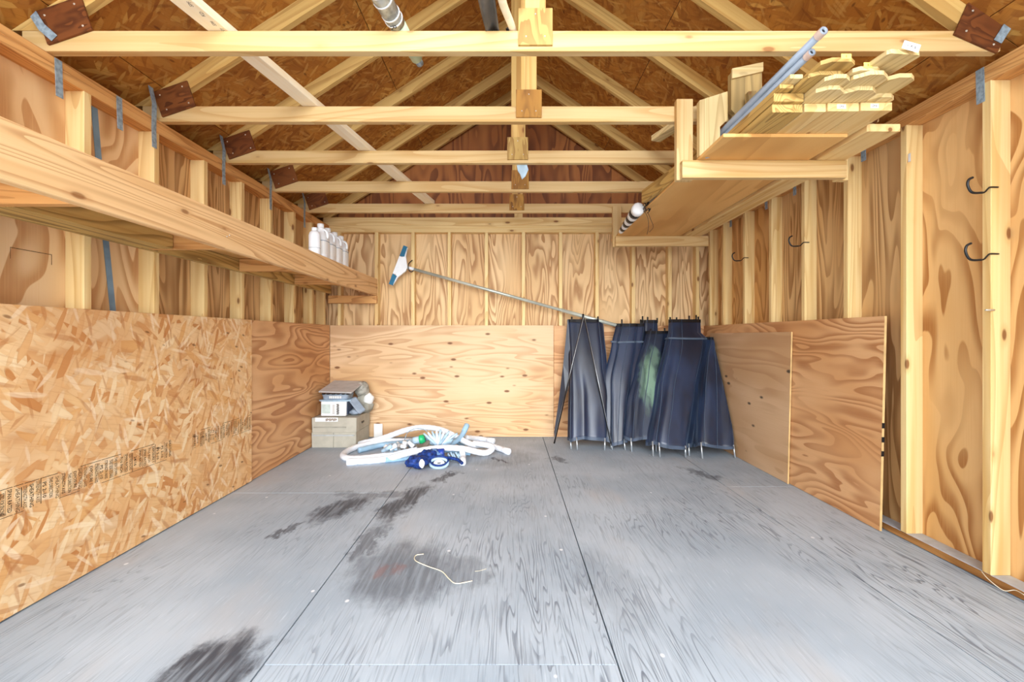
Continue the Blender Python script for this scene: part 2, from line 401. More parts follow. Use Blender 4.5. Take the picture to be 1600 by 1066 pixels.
# ------------------------------------------------------------------ setting: floor, walls, roof
XL, XR, YB = -1.985, 2.15, 4.93           # stud faces
SL, SR, SB = XL-.089, XR+.089, YB+.089    # sheathing faces
YF = .15                                  # open front of the shed
ZP0, ZP1 = 2.253, 2.329                   # wall plates
floor = thing('floor', kind='structure')
seams_x = [-2.074, -.83, .366, 1.60, 2.239]
ysplit = [[YF-.4, .72, 3.17, 5.02], [YF-.4, 1.51, 5.02], [YF-.4, 2.8, 5.02], [YF-.4, .9, 3.3, 5.02]]
for i in range(4):
    for a, b in zip(ysplit[i][:-1], ysplit[i][1:]):
        dz = random.uniform(-.0012, 0)
        box('plywood_sheet', FLOOR, (seams_x[i]+.003, a+.0007, -.019+dz), (seams_x[i+1]-.003, b-.0007, dz), floor, grain=1, bev=.0005)
box('subfloor', BLACK, (-2.1, YF-.4, -.06), (2.27, 5.05, -.021), floor, grain=1, bev=0)
g = mesh_obj('ground', [(-14, -16, -.2), (14, -16, -.2), (14, 12, -.2), (-14, 12, -.2)], [(0, 1, 2, 3)], GROUND); g['kind'] = 'structure'  # unseen outdoor ground, put in partly to bounce light into the shed

studsL = [1.26, 1.675, 2.09, 2.502, 2.91, 3.318, 3.72, 4.12, 4.50, 4.80]
studsR = [1.16, 1.585, 2.00, 2.425, 2.845, 3.262, 3.675, 4.09, 4.50, 4.80]
wl = thing('wall_left', kind='structure'); wr = thing('wall_right', kind='structure'); wb = thing('wall_back', kind='structure')
for y in studsL: box('stud', PINE, (SL, y, .038), (XL, y+.038, ZP0), wl, grain=2)
for y in studsR: box('stud', PINE, (XR, y, .038), (SR, y+.038, ZP0), wr, grain=2)
def sheets(parent, x, sgn, splits, mats, ztop=2.46):
    for (a, b), mt in zip(zip(splits[:-1], splits[1:]), mats):
        lo, hi = (x-.012, x) if sgn < 0 else (x, x+.012)
        o = box('sheathing_sheet', mt, (lo, a+.0015, .0), (hi, b-.0015, ztop), parent, grain=2, bev=0)
sheets(wl, SL, -1, [YF, 1.30, 2.521, 3.737, 5.02], [PLY_L, PLY_L, PLY_W, PLY_W], 2.329)
box('eave_board', OSB_R, (SL-.26, YF, 2.18), (SL-.248, 5.06, 2.36), wl, grain=1, bev=0); box('soffit_light_block', OSB_R, (SL-.248, YF, 2.17), (SL-.013, 5.06, 2.18), wl, grain=1, bev=0)  # lower boxes are added, unseen, to stop light entering the eaves from below
box('eave_board', OSB_R, (SR+.248, YF, 2.05), (SR+.26, 5.06, 2.16), wr, grain=1, bev=0); box('soffit_light_block', OSB_R, (SR+.013, YF, 2.04), (SR+.248, 5.06, 2.05), wr, grain=1, bev=0)
sheets(wr, SR, 1, [YF, 1.24, 2.444, 3.69, 5.02], [PLY_R, PLY_R, PLY_W, PLY_R], 2.329)
for z in (ZP0, ZP0+.038):
    box('top_plate', FIR, (SL, YF, z), (XL, YB, z+.038), wl, grain=1)
    box('top_plate', FIR, (XR, YF, z), (SR, YB, z+.038), wr, grain=1)
    box('top_plate', PINE, (SL, YB, z), (SR, SB, z+.038), wb, grain=0)
box('bottom_plate', PAINTG, (SL, YF, .0), (XL, YB, .038), wl, grain=1)
box('bottom_plate', PAINTG, (XR+.004, YF, .0), (SR, YB, .038), wr, grain=1)
box('plate_edge', PLIES, (XR-.002, YF, .004), (XR+.0035, YB, .036), wr, grain=1, bev=0)
box('bottom_plate', PAINTG, (SL, YB, .0), (SR, SB, .038), wb, grain=0)
for px in (530, 588, 645, 702, 760, 818, 876, 933, 990, 1047, 1090):
    x = (px-CX)*YB/F_PX
    box('stud', PINE, (x-.019, YB, .038), (x+.019, SB, ZP0), wb, grain=2)
for a, b in ((SL, -1.465), (-1.465, -.255), (-.255, .965), (.965, SR)):
    box('sheathing_sheet', PLY_B, (a+.0015, SB, 0), (b-.0015, SB+.012, 2.42), wb, grain=2, bev=0)
box('eave_light_cap', OSB_R, (SL-.26, 5.032, 2.17), (SL+.02, 5.044, 2.50), wl, grain=0, bev=0); box('eave_light_cap', OSB_R, (SR-.02, 5.032, 2.04), (SR+.26, 5.044, 2.42), wr, grain=0, bev=0)  # added caps that shut out light at the back of the eaves
# gable above the back wall
RX, RZ = .055, 3.735                       # underside of the rafters at the ridge
HL, HR, HZ = -1.973, 1.961, 2.418          # heels
kL = (RZ-HZ)/(RX-HL); kR = (RZ-HZ)/(HR-RX)
vL, vR = .089*math.sqrt(1+kL*kL), .089*math.sqrt(1+kR*kR)
def deck_z(x): return RZ+vL+(x-RX)*kL if x < RX else RZ+vR-(x-RX)*kR
gx = [-2.07, -1.3, -.08, 1.14, 2.1]
prism('gable_light_block', BLACK, [(-2.05, 2.43), (2.0, 2.43), (RX, deck_z(RX)-.01)], SB+.0125, SB+.02, 0, wb)  # added unseen sheet, keeps daylight out of the gable joints
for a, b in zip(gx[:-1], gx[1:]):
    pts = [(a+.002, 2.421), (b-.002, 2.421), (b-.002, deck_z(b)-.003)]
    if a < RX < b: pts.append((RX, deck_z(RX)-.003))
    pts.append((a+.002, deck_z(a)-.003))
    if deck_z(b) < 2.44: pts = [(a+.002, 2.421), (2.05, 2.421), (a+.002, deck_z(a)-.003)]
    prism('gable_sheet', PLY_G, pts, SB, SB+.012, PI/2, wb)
box('gable_chord', PINE, (-2.05, YB, 2.330), (2.06, YB+.038, 2.418), wb, grain=0)
box('gable_post', PINE, (.055, YB+.02, 2.42), (.145, YB+.058, 3.55), wb, grain=2)
def rafter(side, y0, y1, parent, mat=RAFT, name='rafter'):
    if side < 0:
        pts = [(HL, HZ), (RX-.001, RZ), (RX-.001, RZ+vL), (HL-vL/kL, HZ)]; ang = math.atan(kL)
    else:
        pts = [(HR, HZ), (RX+.001, RZ), (RX+.001, RZ+vR), (HR+vR/kR, HZ)]; ang = -math.atan(kR)
    return prism(name, mat, pts, y0, y1, ang, parent)
rafter(-1, YB+.001, YB+.039, wb, name='gable_rafter'); rafter(1, YB+.001, YB+.039, wb, name='gable_rafter')

ceil = thing('ceiling', kind='structure')
for side, k, v0 in ((-1, kL, vL), (1, kR, vR)):
    ln = math.sqrt(1+k*k); d = V((side/ln, 0, -k/ln)); nrm = V((side*k/ln, 0, 1/ln))
    base = V((RX, 0, RZ+v0)) + nrm*.0065
    tot = 2.42*ln
    for row, (s0, s1) in enumerate(((.0, 1.22-.02), (1.20, 2.42), (2.42, tot))):
        if s1 > tot: s1 = tot
        if s0 >= tot-.02: continue
        ys = [[YF, 1.94, 4.43, 5.06], [YF, .72, 3.16, 5.06], [YF, 1.94, 4.43, 5.06]][row]
        for a, b in zip(ys[:-1], ys[1:]):
            c = base + d*((s0+s1)/2) + V((0, (a+b)/2, 0))
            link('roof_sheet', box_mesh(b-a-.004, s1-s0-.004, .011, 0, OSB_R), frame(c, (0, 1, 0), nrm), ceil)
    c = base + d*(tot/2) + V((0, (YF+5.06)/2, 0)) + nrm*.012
    link('roof_light_cover', box_mesh(5.06-YF, tot, .008, 0, BLACK), frame(c, (0, 1, 0), nrm), ceil)  # unseen cover added so no light leaks through the roof seams

# lower wall panelling fixed to the studs
box('osb_panel', OSB_L, (XL, .97, .006), (XL+.024, 3.41, 1.233), wl, grain=1, bev=.001)
box('plywood_panel', PLY_P, (XL, 3.414, .005), (XL+.012, 4.915, 1.232), wl, grain=1, bev=.001)
bx1 = (865-CX)*4.918/F_PX
box('plywood_panel', PLY_C, (XL+.014, YB-.012, .004), (bx1, YB, 1.229), wb, grain=0, bev=.001)
box('plywood_panel', PLY_P, (bx1+.003, YB-.011, .004), (XR-.002, YB, 1.226), wb, grain=0, bev=.001)
# printed mill band on the OSB sheet: frame lines, dividers and sideways lettering
XO = XL+.0243
def wallm(y, z, rot=0):      # text plane on the left wall, read facing -X: text x -> +Y (rotated by rot)
    return Matrix.Translation((XO, y, z)) @ Matrix(((0, 0, 1, 0), (1, 0, 0, 0), (0, 1, 0, 0), (0, 0, 0, 1))) @ Matrix.Rotation(rot, 4, 'Z')
ink_v, ink_f = [], []
def ink_rect(y0, y1, z0, z1, vs=None, fs=None):
    n = len(ink_v); ink_v.extend([(XO, y0, z0), (XO, y1, z0), (XO, y1, z1), (XO, y0, z1)]); ink_f.append((n, n+1, n+2, n+3))
zb0, zb1 = .402, .512
r2 = random.Random(3)
for (a, b) in ((1.3, 2.63), (2.85, 3.40)):
    y = a
    while y < b:
        l = r2.uniform(.03, .12)
        if r2.random() < .85: ink_rect(y, min(y+l, b), zb1-.0012, zb1+.0012)
        if r2.random() < .7: ink_rect(y, min(y+l, b), zb0-.001, zb0+.001)
        y += l+.004
divs = [1.30, 1.62, 1.742, 1.80, 1.875, 1.955, 2.01, 2.055, 2.085, 2.14, 2.215, 2.28, 2.33, 2.395, 2.48, 2.545, 2.60, 2.775, 2.86, 2.93, 3.00, 3.06, 3.12, 3.2, 3.28, 3.36, 3.395]
for i, y in enumerate(divs):
    t = r2.choice([.0012, .002, .003]); ink_rect(y-t/2, y+t/2, zb0+r2.uniform(0, .02), zb1-r2.uniform(0, .012))
mesh_obj('printed_band_lines', ink_v, ink_f, INK, wl)
words = ['SPAN RATED', 'EXPOSURE 1', 'THIS SIDE DOWN', 'SHEATHING', 'SIZED FOR SPACING', 'PS 2-10', '24/16', '7/16 INCH', 'STRENGTH AXIS', 'THIS DIRECTION']
for i, (a, b) in enumerate(zip(divs[:-1], divs[1:])):
    if b-a < .02 or 2.60 <= a < 2.775: continue
    nl = max(1, round((b-a)/.026))
    for j in range(nl):
        y = a+(j+.5)*(b-a)/nl; wd = r2.choice(words); sz = min(.022, (b-a)/nl*.9)
        text('printed_lettering', wd, sz, wallm(y, (zb0+zb1)/2+r2.uniform(-.004, .004), -PI/2), r2.choice([INK, INK, INKL]), wl, sx=min(1.0, .098/(len(wd)*sz*.62)), bold=.0003)
# faint grade stamp on the bare sheathing
yc = 1.47
for (y0, y1, z0, z1) in ((1.86, 2.03, 1.475, 1.478), (2.027, 2.03, 1.43, 1.478), (1.86, 1.862, 1.43, 1.478)):
    mesh_obj('grade_stamp_line', [(SL+.0008, y0, z0), (SL+.0008, y1, z0), (SL+.0008, y1, z1), (SL+.0008, y0, z1)], [(0, 1, 2, 3)], INKL, wl)

# ------------------------------------------------------------------ metal straps on the walls
def strap(pts, wdir, w_, parent, mat=GALV, name='metal_strap'):
    pts = [V(p) for p in pts]; wv = V(wdir).normalized()*w_/2; vs = []; fs = []
    for p in pts: vs += [p-wv, p+wv]
    for i in range(len(pts)-1): fs.append((2*i, 2*i+1, 2*i+3, 2*i+2))
    o = mesh_obj(name, vs, fs, mat, parent)
    md = o.modifiers.new('solid', 'SOLIDIFY'); md.thickness = .0022; md.offset = 0; return o
TY = [1.92, 2.55, 3.157, 3.782, 4.42]      # truss near faces
for i, y in enumerate([1.968, 2.275, 2.495, 3.105, 3.715, 4.33]):
    zt = 2.327 if i in (0, 1) else 2.44
    x = XL+.0035
    pts = [(x, y, zt-.004), (x, y+.002, 2.26), (x, y+.006, 2.16)]
    if i not in (0, 1): pts = [(x-.02, y+.004, 2.50), (x+.004, y, 2.40)]+pts[1:]
    strap(pts, (0, 1, 0), .032, wl)
strap([(-1.935, 1.905, 2.375), (-1.985, 1.9, 2.42), (-2.02, 1.9, 2.475)], (1, 0, 1), .034, wl)
strap([(SL+.003, 2.235, 2.25), (SL+.003, 2.285, 1.72), (SL+.003, 2.345, 1.20)], (0, 1, 0), .034, wl, BLUEST, 'bracing_strap')
for y, zt in ((2.045, 2.327), (2.72, 2.30), (3.375, 2.30), (3.75, 2.30), (4.35, 2.30)):
    strap([(XR-.003, y, zt), (XR-.003, y-.004, 2.17)], (0, 1, 0), .036, wr)
strap([(2.075, 1.904, 2.36), (2.13, 1.90, 2.45)], (1, 0, -.5), .036, wr)

# ------------------------------------------------------------------ roof trusses
TL = ['first roof truss from the opening, its chord crossing the top of the picture',
      'second roof truss from the opening, with ochre plywood plate at mid chord',
      'third roof truss, a pale blue scrap hanging behind its yellow centre plate',
      'fourth roof truss from the opening, behind the one with the blue scrap',
      'fifth and farthest free roof truss, right in front of the back gable']
GX = [(.111, GUS_Y), (.11, GUS_O), (.058, GUS_Y), (.09, GUS_O), (.073, GUS_O)]
for i, y in enumerate(TY):
    t = thing('roof_truss', TL[i], 'roof truss', (0, y+.019, ZP1), 'roof trusses over the shed')
    y1 = y+.038
    box('bottom_chord', PINE_Y, (-2.09, y, ZP1+.0005), (2.105, y1, HZ-.0005), t, grain=0)
    rafter(-1, y, y1, t); rafter(1, y, y1, t)
    gx_, gm = GX[i]
    box('king_post', RAFT, (gx_-.045, y+.002, HZ), (gx_+.045, y1-.002, RZ-.02), t, grain=2)
    g = box('gusset', gm, (gx_-.073, y-.011, 2.350), (gx_+.073, y-.0005, 2.507), t, grain=2, bev=.001)
    g['label'] = 'square plywood plate at mid chord'
    for dx, dz in ((0, .05), (-.04, -.045), (.04, -.045)): nail((gx_+dx, y-.0125, 2.43+dz), (0, -1, 0), g, .004)
    for sx, zc, an in ((-1.90, 2.455, .33), (2.02, 2.425, -.42)):
        c = V((sx, y-.006, zc)); ax = V((math.cos(an), 0, math.sin(an)))
        g = link('heel_gusset', box_mesh(.20, .150, .011, .001, GUS), frame(c, ax, (0, -1, 0)), t)
        up = V((-math.sin(an), 0, math.cos(an)))
        for du, dv in ((-.07, .045), (.065, .05), (-.06, -.045), (.07, -.05)): nail(c+V((0, -.0065, 0))+ax*du+up*dv, (0, -1, 0), g, .005)

# diagonal brace lying on the bottom chords
t = thing('diagonal_brace', 'long pale board lying slantwise on top of the truss chords', 'board', (-1.0, 3.0, 2.44))
bp0, bp1 = V((-1.345, 1.42, 2.4385)), V((-.785, 4.46, 2.4385))
board('plank', WHITEW, bp0, bp1, .086, .038, (0, 0, 1), t)
for k in range(7):
    c = bp0.lerp(bp1, .115+k*.009)+V((.02, 0, -.0193))
    text('ink_stamp', random.choice(['SPF', 'KD', 'HT', '2X4', 'S-DRY']), .02, Matrix.Translation(c) @ Matrix.Rotation(PI, 4, 'X') @ Matrix.Rotation(1.4, 4, 'Z'), INK, t) if k % 2 == 0 else None

# wrapped tube lying over the first chord
t = thing('wrapped_tube', 'silver and green wrapped tube resting over the first chord', 'tube', (-.47, 1.85, 2.46))
a, b = V((-.545, 1.60, 2.468)), V((-.437, 2.19, 2.440))
tube('sleeve', SILV, [a, a.lerp(b, .55)], [.040, .038], t, seg=18, smooth_path=False)
tube('green_sleeve', PGREEN, [a.lerp(b, .551), a.lerp(b, .93)], [.037, .028], t, seg=18, smooth_path=False)
tube('end_cap', GALV, [a.lerp(b, .931), b], [.020, .018], t, seg=14, smooth_path=False)
dn = (b-a).normalized()
for k in (.25, .33, .45, .5): tube('wrap_band', WHITE, [a.lerp(b, k), a.lerp(b, k+.012)], .0415-.002*k, t, seg=18, smooth_path=False)
tm = frame(a.lerp(b, .5)+V((0, 0, -.0405)), dn, (0, -.1, -1))
text('printed_mark', 'R', .04, tm, INK, t)

# grey cloth and stick hanging over the first chord, left of its centre plate
t = thing('grey_sheet', 'crumpled grey sheet tucked over the first chord left of its centre plate', 'sheet', (-.05, 1.9, 2.45))
vs, fs = [], []
for i in range(9):
    u = i/8
    for j in range(6):
        v = j/5; y = 1.42+.56*u
        x = -.135+.07*u + (v-.5)*.085*(1-.35*u); z = 2.475-.045*u + .02*math.sin(v*6+u*5)
        vs.append((x, y, z))
for i in range(8):
    for j in range(5): fs.append((i*6+j, i*6+j+1, (i+1)*6+j+1, (i+1)*6+j))
o = mesh_obj('cloth', vs, fs, TARP, t, True); md = o.modifiers.new('s', 'SOLIDIFY'); md.thickness = .003
tube('black_cord', BLACK, [(-.01, 1.95, 2.45), (.0, 1.965, 2.44), (.012, 1.97, 2.47)], .008, t)
t = tag(tube('curved_stick', WHITEW, [(-.065, 1.45, 2.47), (-.045, 1.62, 2.462), (-.03, 1.78, 2.445), (.012, 1.93, 2.436), (.02, 2.02, 2.432)], [.018, .017, .016, .013], None), 'curved pale wooden stick lying on the grey sheet over first chord', 'stick')
o = tag(mesh_obj('plastic_scrap', [(.05, 3.205, 2.345), (.12, 3.2, 2.345), (.135, 3.21, 2.30), (.115, 3.215, 2.255), (.09, 3.215, 2.232), (.075, 3.21, 2.27), (.06, 3.21, 2.29)], [(0, 1, 2, 3, 4, 5, 6)], LBLUE), 'pale blue plastic scrap poking down below the third chord', 'plastic scrap')
md = o.modifiers.new('s', 'SOLIDIFY'); md.thickness = .012

# ------------------------------------------------------------------ storage shelf on the left wall
XS = -1.45
t = thing('storage_shelf', 'deep wooden storage shelf with a wide front board along the left wall', 'shelf', (XS, 2.8, 1.55))
box('front_board', SHELF, (XS-.038, 1.02, 1.555), (XS, YB-.002, 1.735), t, grain=1, bev=.003)
box('ledger', TREAT, (XL+.001, 1.02, 1.577), (XL+.039, 2.38, 1.664), t, grain=1)
box('ledger', TREAT, (XL+.001, 2.384, 1.577), (XL+.039, YB-.04, 1.664), t, grain=1)
for y in (1.59, 2.41, 3.22, 4.05): box('joist', FIR, (XL+.041, y, 1.577), (XS-.040, y+.038, 1.664), t, grain=0)
box('joist', TREAT, (XL+.041, 1.63, 1.577), (XL+.18, 2.405, 1.662), t, grain=1)
box('end_cleat', FIR, (XL+.005, YB-.039, 1.468), (XS+.0, YB-.001, 1.553), t, grain=0)
box('shelf_deck', PLY_S, (XL+.002, 1.02, 1.666), (XS-.040, YB-.003, 1.684), t, grain=1, bev=.001)
for y, z in ((2.3, 1.62), (2.32, 1.63)): nail((XS+.001, y, z), (1, 0, 0), t)

# jugs on the shelf
def jug(i, x, y, label):
    z0 = 1.685; h = .345; t = thing('plastic_jug', label, 'jug', (x, y, z0), 'white jugs at the far end of the shelf')
    loft('body', WHITE, [(x, y, z0, .050, .062, 3.5), (x, y, z0+.01, .055, .067, 3.5), (x, y, z0+.2, .055, .067, 3.5), (x, y, z0+.235, .050, .060, 3), (x-.004, y, z0+.27, .036, .034, 2.4), (x-.006, y, z0+.295, .024, .024, 2), (x-.006, y, z0+.315, .023, .023, 2)], t)
    loft('cap', WHITE, [(x-.006, y, z0+.312, .027, .027, 2), (x-.006, y, z0+h, .026, .026, 2)], t, 18)
    tube('handle', WHITE, [(x+.008, y, z0+.30), (x+.034, y, z0+.292), (x+.050, y, z0+.262), (x+.051, y, z0+.225)], .010, t, seg=8)
    loft('label_sleeve', PAPER, [(x, y, z0+.09, .0555, .0675, 3.5), (x, y, z0+.2, .0555, .0675, 3.5)], t, cap=False)
    loft('label_band', GREYP, [(x, y, z0+.196, .0558, .0678, 3.5), (x, y, z0+.202, .0558, .0678, 3.5)], t, cap=False)
jug(0, -1.545, 3.68, 'second white jug from the front, just behind the round bottle')
jug(1, -1.550, 3.83, 'third white container from the front, a handled jug mid row')
jug(2, -1.550, 3.98, 'fourth white container, handled jug last but one in row')
jug(3, -1.550, 4.13, 'rearmost white handled jug of the shelf row')
t = thing('round_bottle', 'round white bottle nearest the opening, front of the jug row', 'bottle', (-1.535, 3.53, 1.685))
loft('body', WHITE, [(-1.535, 3.53, 1.685, .041, .041, 2), (-1.535, 3.53, 1.69, .044, .044, 2), (-1.535, 3.53, 1.90, .044, .044, 2), (-1.535, 3.53, 1.925, .036, .036, 2), (-1.535, 3.53, 1.94, .02, .02, 2)], t)
loft('cap', WHITE, [(-1.535, 3.53, 1.938, .023, .023, 2), (-1.535, 3.53, 1.963, .022, .022, 2)], t, 18)
loft('ink_line', GREYP, [(-1.535, 3.53, 1.80, .0443, .0443, 2), (-1.535, 3.53, 1.803, .0443, .0443, 2)], t, cap=False)

# ------------------------------------------------------------------ lumber rack on the right
t = thing('lumber_rack', 'overhead lumber rack with L shaped wooden brackets hung from the trusses', 'rack', (1.4, 3.4, 1.984))
box('crossbar', PINE_Y, (.955, 2.474, 1.984), (1.865, 2.512, 2.081), t, grain=0)
box('post', PINE_Y, (.938, 2.5125, 1.984), (1.030, 2.5495, 2.44), t, grain=2)
box('crossbar', PINE_Y, (1.03, 4.342, 1.984), (1.93, 4.380, 2.081), t, grain=0)
box('post', PINE_Y, (1.010, 4.3805, 1.984), (1.094, 4.4185, 2.38), t, grain=2)
box('outer_post', PINE, (1.835, 2.5125, 1.984), (1.90, 2.5495, 2.32), t, grain=2)
def lay(name, mat, x0, x1, y0, y1, z0, z1, label, cat='board', dog=0, yaw=0, group=None):
    if not dog and not yaw:
        o = box(name, mat, (x0, y0, z0), (x1, y1, z1), None, grain=1)
    else:
        L, W_ = y1-y0, x1-x0; n = max(dog, .0005)
        # local x from the near end to the far end
        pts = [(-L/2, -W_/2+n), (-L/2, W_/2-n), (-L/2+n*.75, W_/2), (L/2, W_/2), (L/2, -W_/2), (-L/2+n*.75, -W_/2)]
        T = z1-z0; k = len(pts); vs = [(a, b, c) for c in (-T/2, T/2) for a, b in pts]
        fs = [tuple(range(k)), tuple(range(2*k-1, k-1, -1))]+[(i, k+i, k+(i+1) % k, (i+1) % k) for i in range(k)]
        f = Matrix.Translation(((x0+x1)/2, (y0+y1)/2, (z0+z1)/2)) @ Matrix.Rotation(PI/2+yaw, 4, 'Z')
        o = mesh_obj(name, vs, fs, mat, None, mat4=f)
        bm = bmesh.new(); bm.from_mesh(o.data); bmesh.ops.recalc_face_normals(bm, faces=bm.faces[:]); bm.to_mesh(o.data); bm.free()
    return tag(o, label, cat, group)
G = 'boards stored on the overhead rack'
lay('plywood_strip', PLY_S, 1.045, 1.655, 2.19, 4.60, 2.082, 2.0995, 'wide plywood sheet lying on the rack crossbars under the lumber', 'plywood sheet')
lay('long_plank', PINE, 1.70, 1.86, 2.13, 4.62, 2.082, 2.118, 'long plank on the rack between the plywood sheet and right wall', group=G)
D = [  # name, mat, x0,x1,y0,y1,z0,z1,label,dog,yaw
 ('lumber_board', TREAT, 1.165, 1.300, 1.985, 4.3, 2.100, 2.137, 'dark grained board at the left of the lowest rack layer', 0, 0),
 ('lumber_board', PINE, 1.305, 1.400, 1.98, 4.4, 2.100, 2.137, 'narrow pale board in the lowest layer, without a label', 0, 0),
 ('lumber_board', PINE, 1.404, 1.542, 1.975, 4.4, 2.100, 2.137, 'lowest layer board whose end carries the left white label', 0, 0),
 ('lumber_board', PINE, 1.546, 1.684, 1.97, 4.4, 2.100, 2.137, 'rightmost lowest layer board, white label on its end', 0, 0),
 ('lumber_board', TREAT, 1.160, 1.292, 1.965, 3.9, 2.1375, 2.175, 'greenish square ended board on top of the dark grained one', 0, 0),
 ('fence_picket', PICK, 1.297, 1.415, 1.870, 3.7, 2.1375, 2.1555, 'round shouldered picket directly above the narrow unlabelled board', .035, 0),
 ('fence_picket', PICK, 1.420, 1.560, 1.875, 3.7, 2.1375, 2.1555, 'picket lying on the two labelled boards, left of the last', .04, 0),
 ('fence_picket', PICK, 1.565, 1.675, 1.93, 3.7, 2.1375, 2.1555, 'short shouldered picket at the right of the lowest picket layer', .03, 0),
 ('fence_picket', PICK, 1.296, 1.400, 1.820, 3.65, 2.156, 2.173, 'picket in the second layer with a bright pale tip', .03, 0),
 ('fence_picket', PICK, 1.404, 1.545, 1.795, 3.65, 2.156, 2.173, 'wide shouldered picket centred in the second layer', .045, 0),
 ('fence_picket', PICK, 1.550, 1.660, 1.815, 3.65, 2.156, 2.173, 'picket at right of second layer, sticking out beside labelled boards', .03, 0),
 ('fence_picket', TREAT, 1.235, 1.385, 1.83, 3.65, 2.1755, 2.192, 'darker picket in the third layer, left of the yellow label', .03, 0),
 ('fence_picket', PICK, 1.39, 1.50, 1.80, 3.65, 2.1755, 2.192, 'third layer picket whose tip carries the lower yellow label', .02, 0),
 ('fence_picket', TREAT, 1.245, 1.382, 1.770, 3.6, 2.1925, 2.209, 'uppermost left picket with a yellow label on its end', .03, 0),
 ('narrow_batten', TREAT, 1.165, 1.225, 1.93, 3.8, 2.176, 2.195, 'narrow golden batten at the upper left edge of the stack', 0, 0),
 ('narrow_batten', PICK, 1.185, 1.240, 1.89, 3.7, 2.1955, 2.214, 'pale narrow batten on top of the golden one', 0, 0),
 ('fence_picket', PICK, 1.375, 1.515, 1.72, 3.3, 2.1925, 2.209, 'topmost skewed picket pointing right, white label at its tip', .012, .10),
]
DO = [lay(a, b, *c[:6], c[6], dog=c[7], yaw=c[8], group=G) for a, b, *c in D]
def endlabel(x, y, z, w_, h, mat, parent, rz=0, tx=None):
    o = link('paper_label', box_mesh(w_, h, .0008, 0, mat), frame(V((x, y-.001, z)), (math.cos(rz), math.sin(rz), 0), (0, -1, 0)), parent)
    text('printed_number', tx or '2X6', h*.7, frame(V((x, y-.0018, z)), (math.cos(rz), math.sin(rz), 0), (0, -1, 0)), INK, parent, sx=.9)
endlabel(1.463, 1.975, 2.120, .040, .020, PAPER, DO[2]); endlabel(1.605, 1.97, 2.120, .036, .020, PAPER, DO[3])
endlabel(1.44, 1.80, 2.196, .034, .022, YEL, DO[12], tx='8'); endlabel(1.33, 1.77, 2.213, .040, .020, YEL, DO[13], tx='6')
lb = link('paper_label', box_mesh(.062, .032, .0008, 0, PAPER), frame(V((1.532, 1.708, 2.212)), (1, -.1, -.38), (0, -1, 0)), DO[16])
text('printed_number', '1 X 6', .016, frame(V((1.532, 1.7065, 2.212)), (1, -.1, -.38), (0, -1, 0)), INK, DO[16])
# offcuts standing upright on the rack
o = prism('upright_offcut', PICK, [(1.045, 2.101), (1.155, 2.101), (1.222, 2.101), (1.222, 2.462), (1.155, 2.445), (1.045, 2.415)], 2.513, 2.547, PI/2)
bpy.data.objects.remove(o)
o = tag(prism('upright_offcut', PICK, [(1.045, 2.1005), (1.158, 2.1005), (1.158, 2.26), (1.20, 2.30), (1.20, 2.455), (1.045, 2.405)], 2.463, 2.498, PI/2), 'ribbed offcut standing upright beside the near rack post', 'offcut')
t = thing('upright_offcut', 'taller greyed offcut standing upright behind the grey pipes', 'offcut', (1.32, 2.48, 2.18))
prism('plank', GREYW, [(1.245, 2.1755), (1.395, 2.1755), (1.395, 2.60), (1.225, 2.565), (1.225, 2.36), (1.245, 2.34)], 2.475, 2.513, PI/2, t)
prism('pale_cut_end', PICK, [(1.225, 2.525), (1.395, 2.565), (1.395, 2.615), (1.225, 2.58)], 2.462, 2.4745, 0, t)
tag(prism('small_offcut', GREYW, [(1.29, 2.1755), (1.40, 2.1755), (1.41, 2.43), (1.28, 2.42)], 2.40, 2.435, PI/2), 'small grey offcut in front of the taller greyed one', 'offcut')
tag(board('loose_stick', TREAT, (1.105, 2.56, 2.145), (1.0, 3.33, 2.145), .089, .038, (1, .14, 0)), 'loose board on edge overhanging the rack sheet at its left', 'board')
tag(board('loose_stick', PICK, (1.15, 2.535, 2.4375), (.985, 3.02, 2.4375), .07, .036, (0, 0, 1)), 'short pale board end lying on the second chord behind the rack post', 'board')
# two pipes
for nm, a, b, r, lab in (('grey_pipe', (1.251, 1.78, 2.324), (1.078, 4.30, 2.118), .0155, 'upper grey pipe with pale pink tip slanting up from the rack'),
                         ('grey_pipe', (1.258, 1.86, 2.289), (1.112, 4.28, 2.117), .0145, 'lower and shorter grey pipe alongside the upper one')):
    a, b = V(a), V(b); d = (b-a).normalized(); t = thing(nm, lab, 'pipe', a, 'grey pipes on the rack')
    vs, fs = tube_data([a, b], r, 16, False); vi, fi = tube_data([a, b], r*.62, 16, False)
    n = len(vs); fs += [tuple(n+q for q in reversed(f)) for f in fi]
    for k in range(16): fs.append((k, n+k, n+(k+1) % 16, (k+1) % 16)); fs.append((16+k, 16+(k+1) % 16, n+16+(k+1) % 16, n+16+k))
    mesh_obj('tube', vs+vi, fs, EMT, t, True)
    tube('taped_tip', PINKW, [a+d*.002, a+d*.035], r*1.12, t, seg=16, smooth_path=False, cap=False)
    tube('bore_shade_plug', BLACK, [a+d*.006, a+d*.02], r*.5, t, seg=10, smooth_path=False)  # black plug stands in for the shade inside the hollow pipe
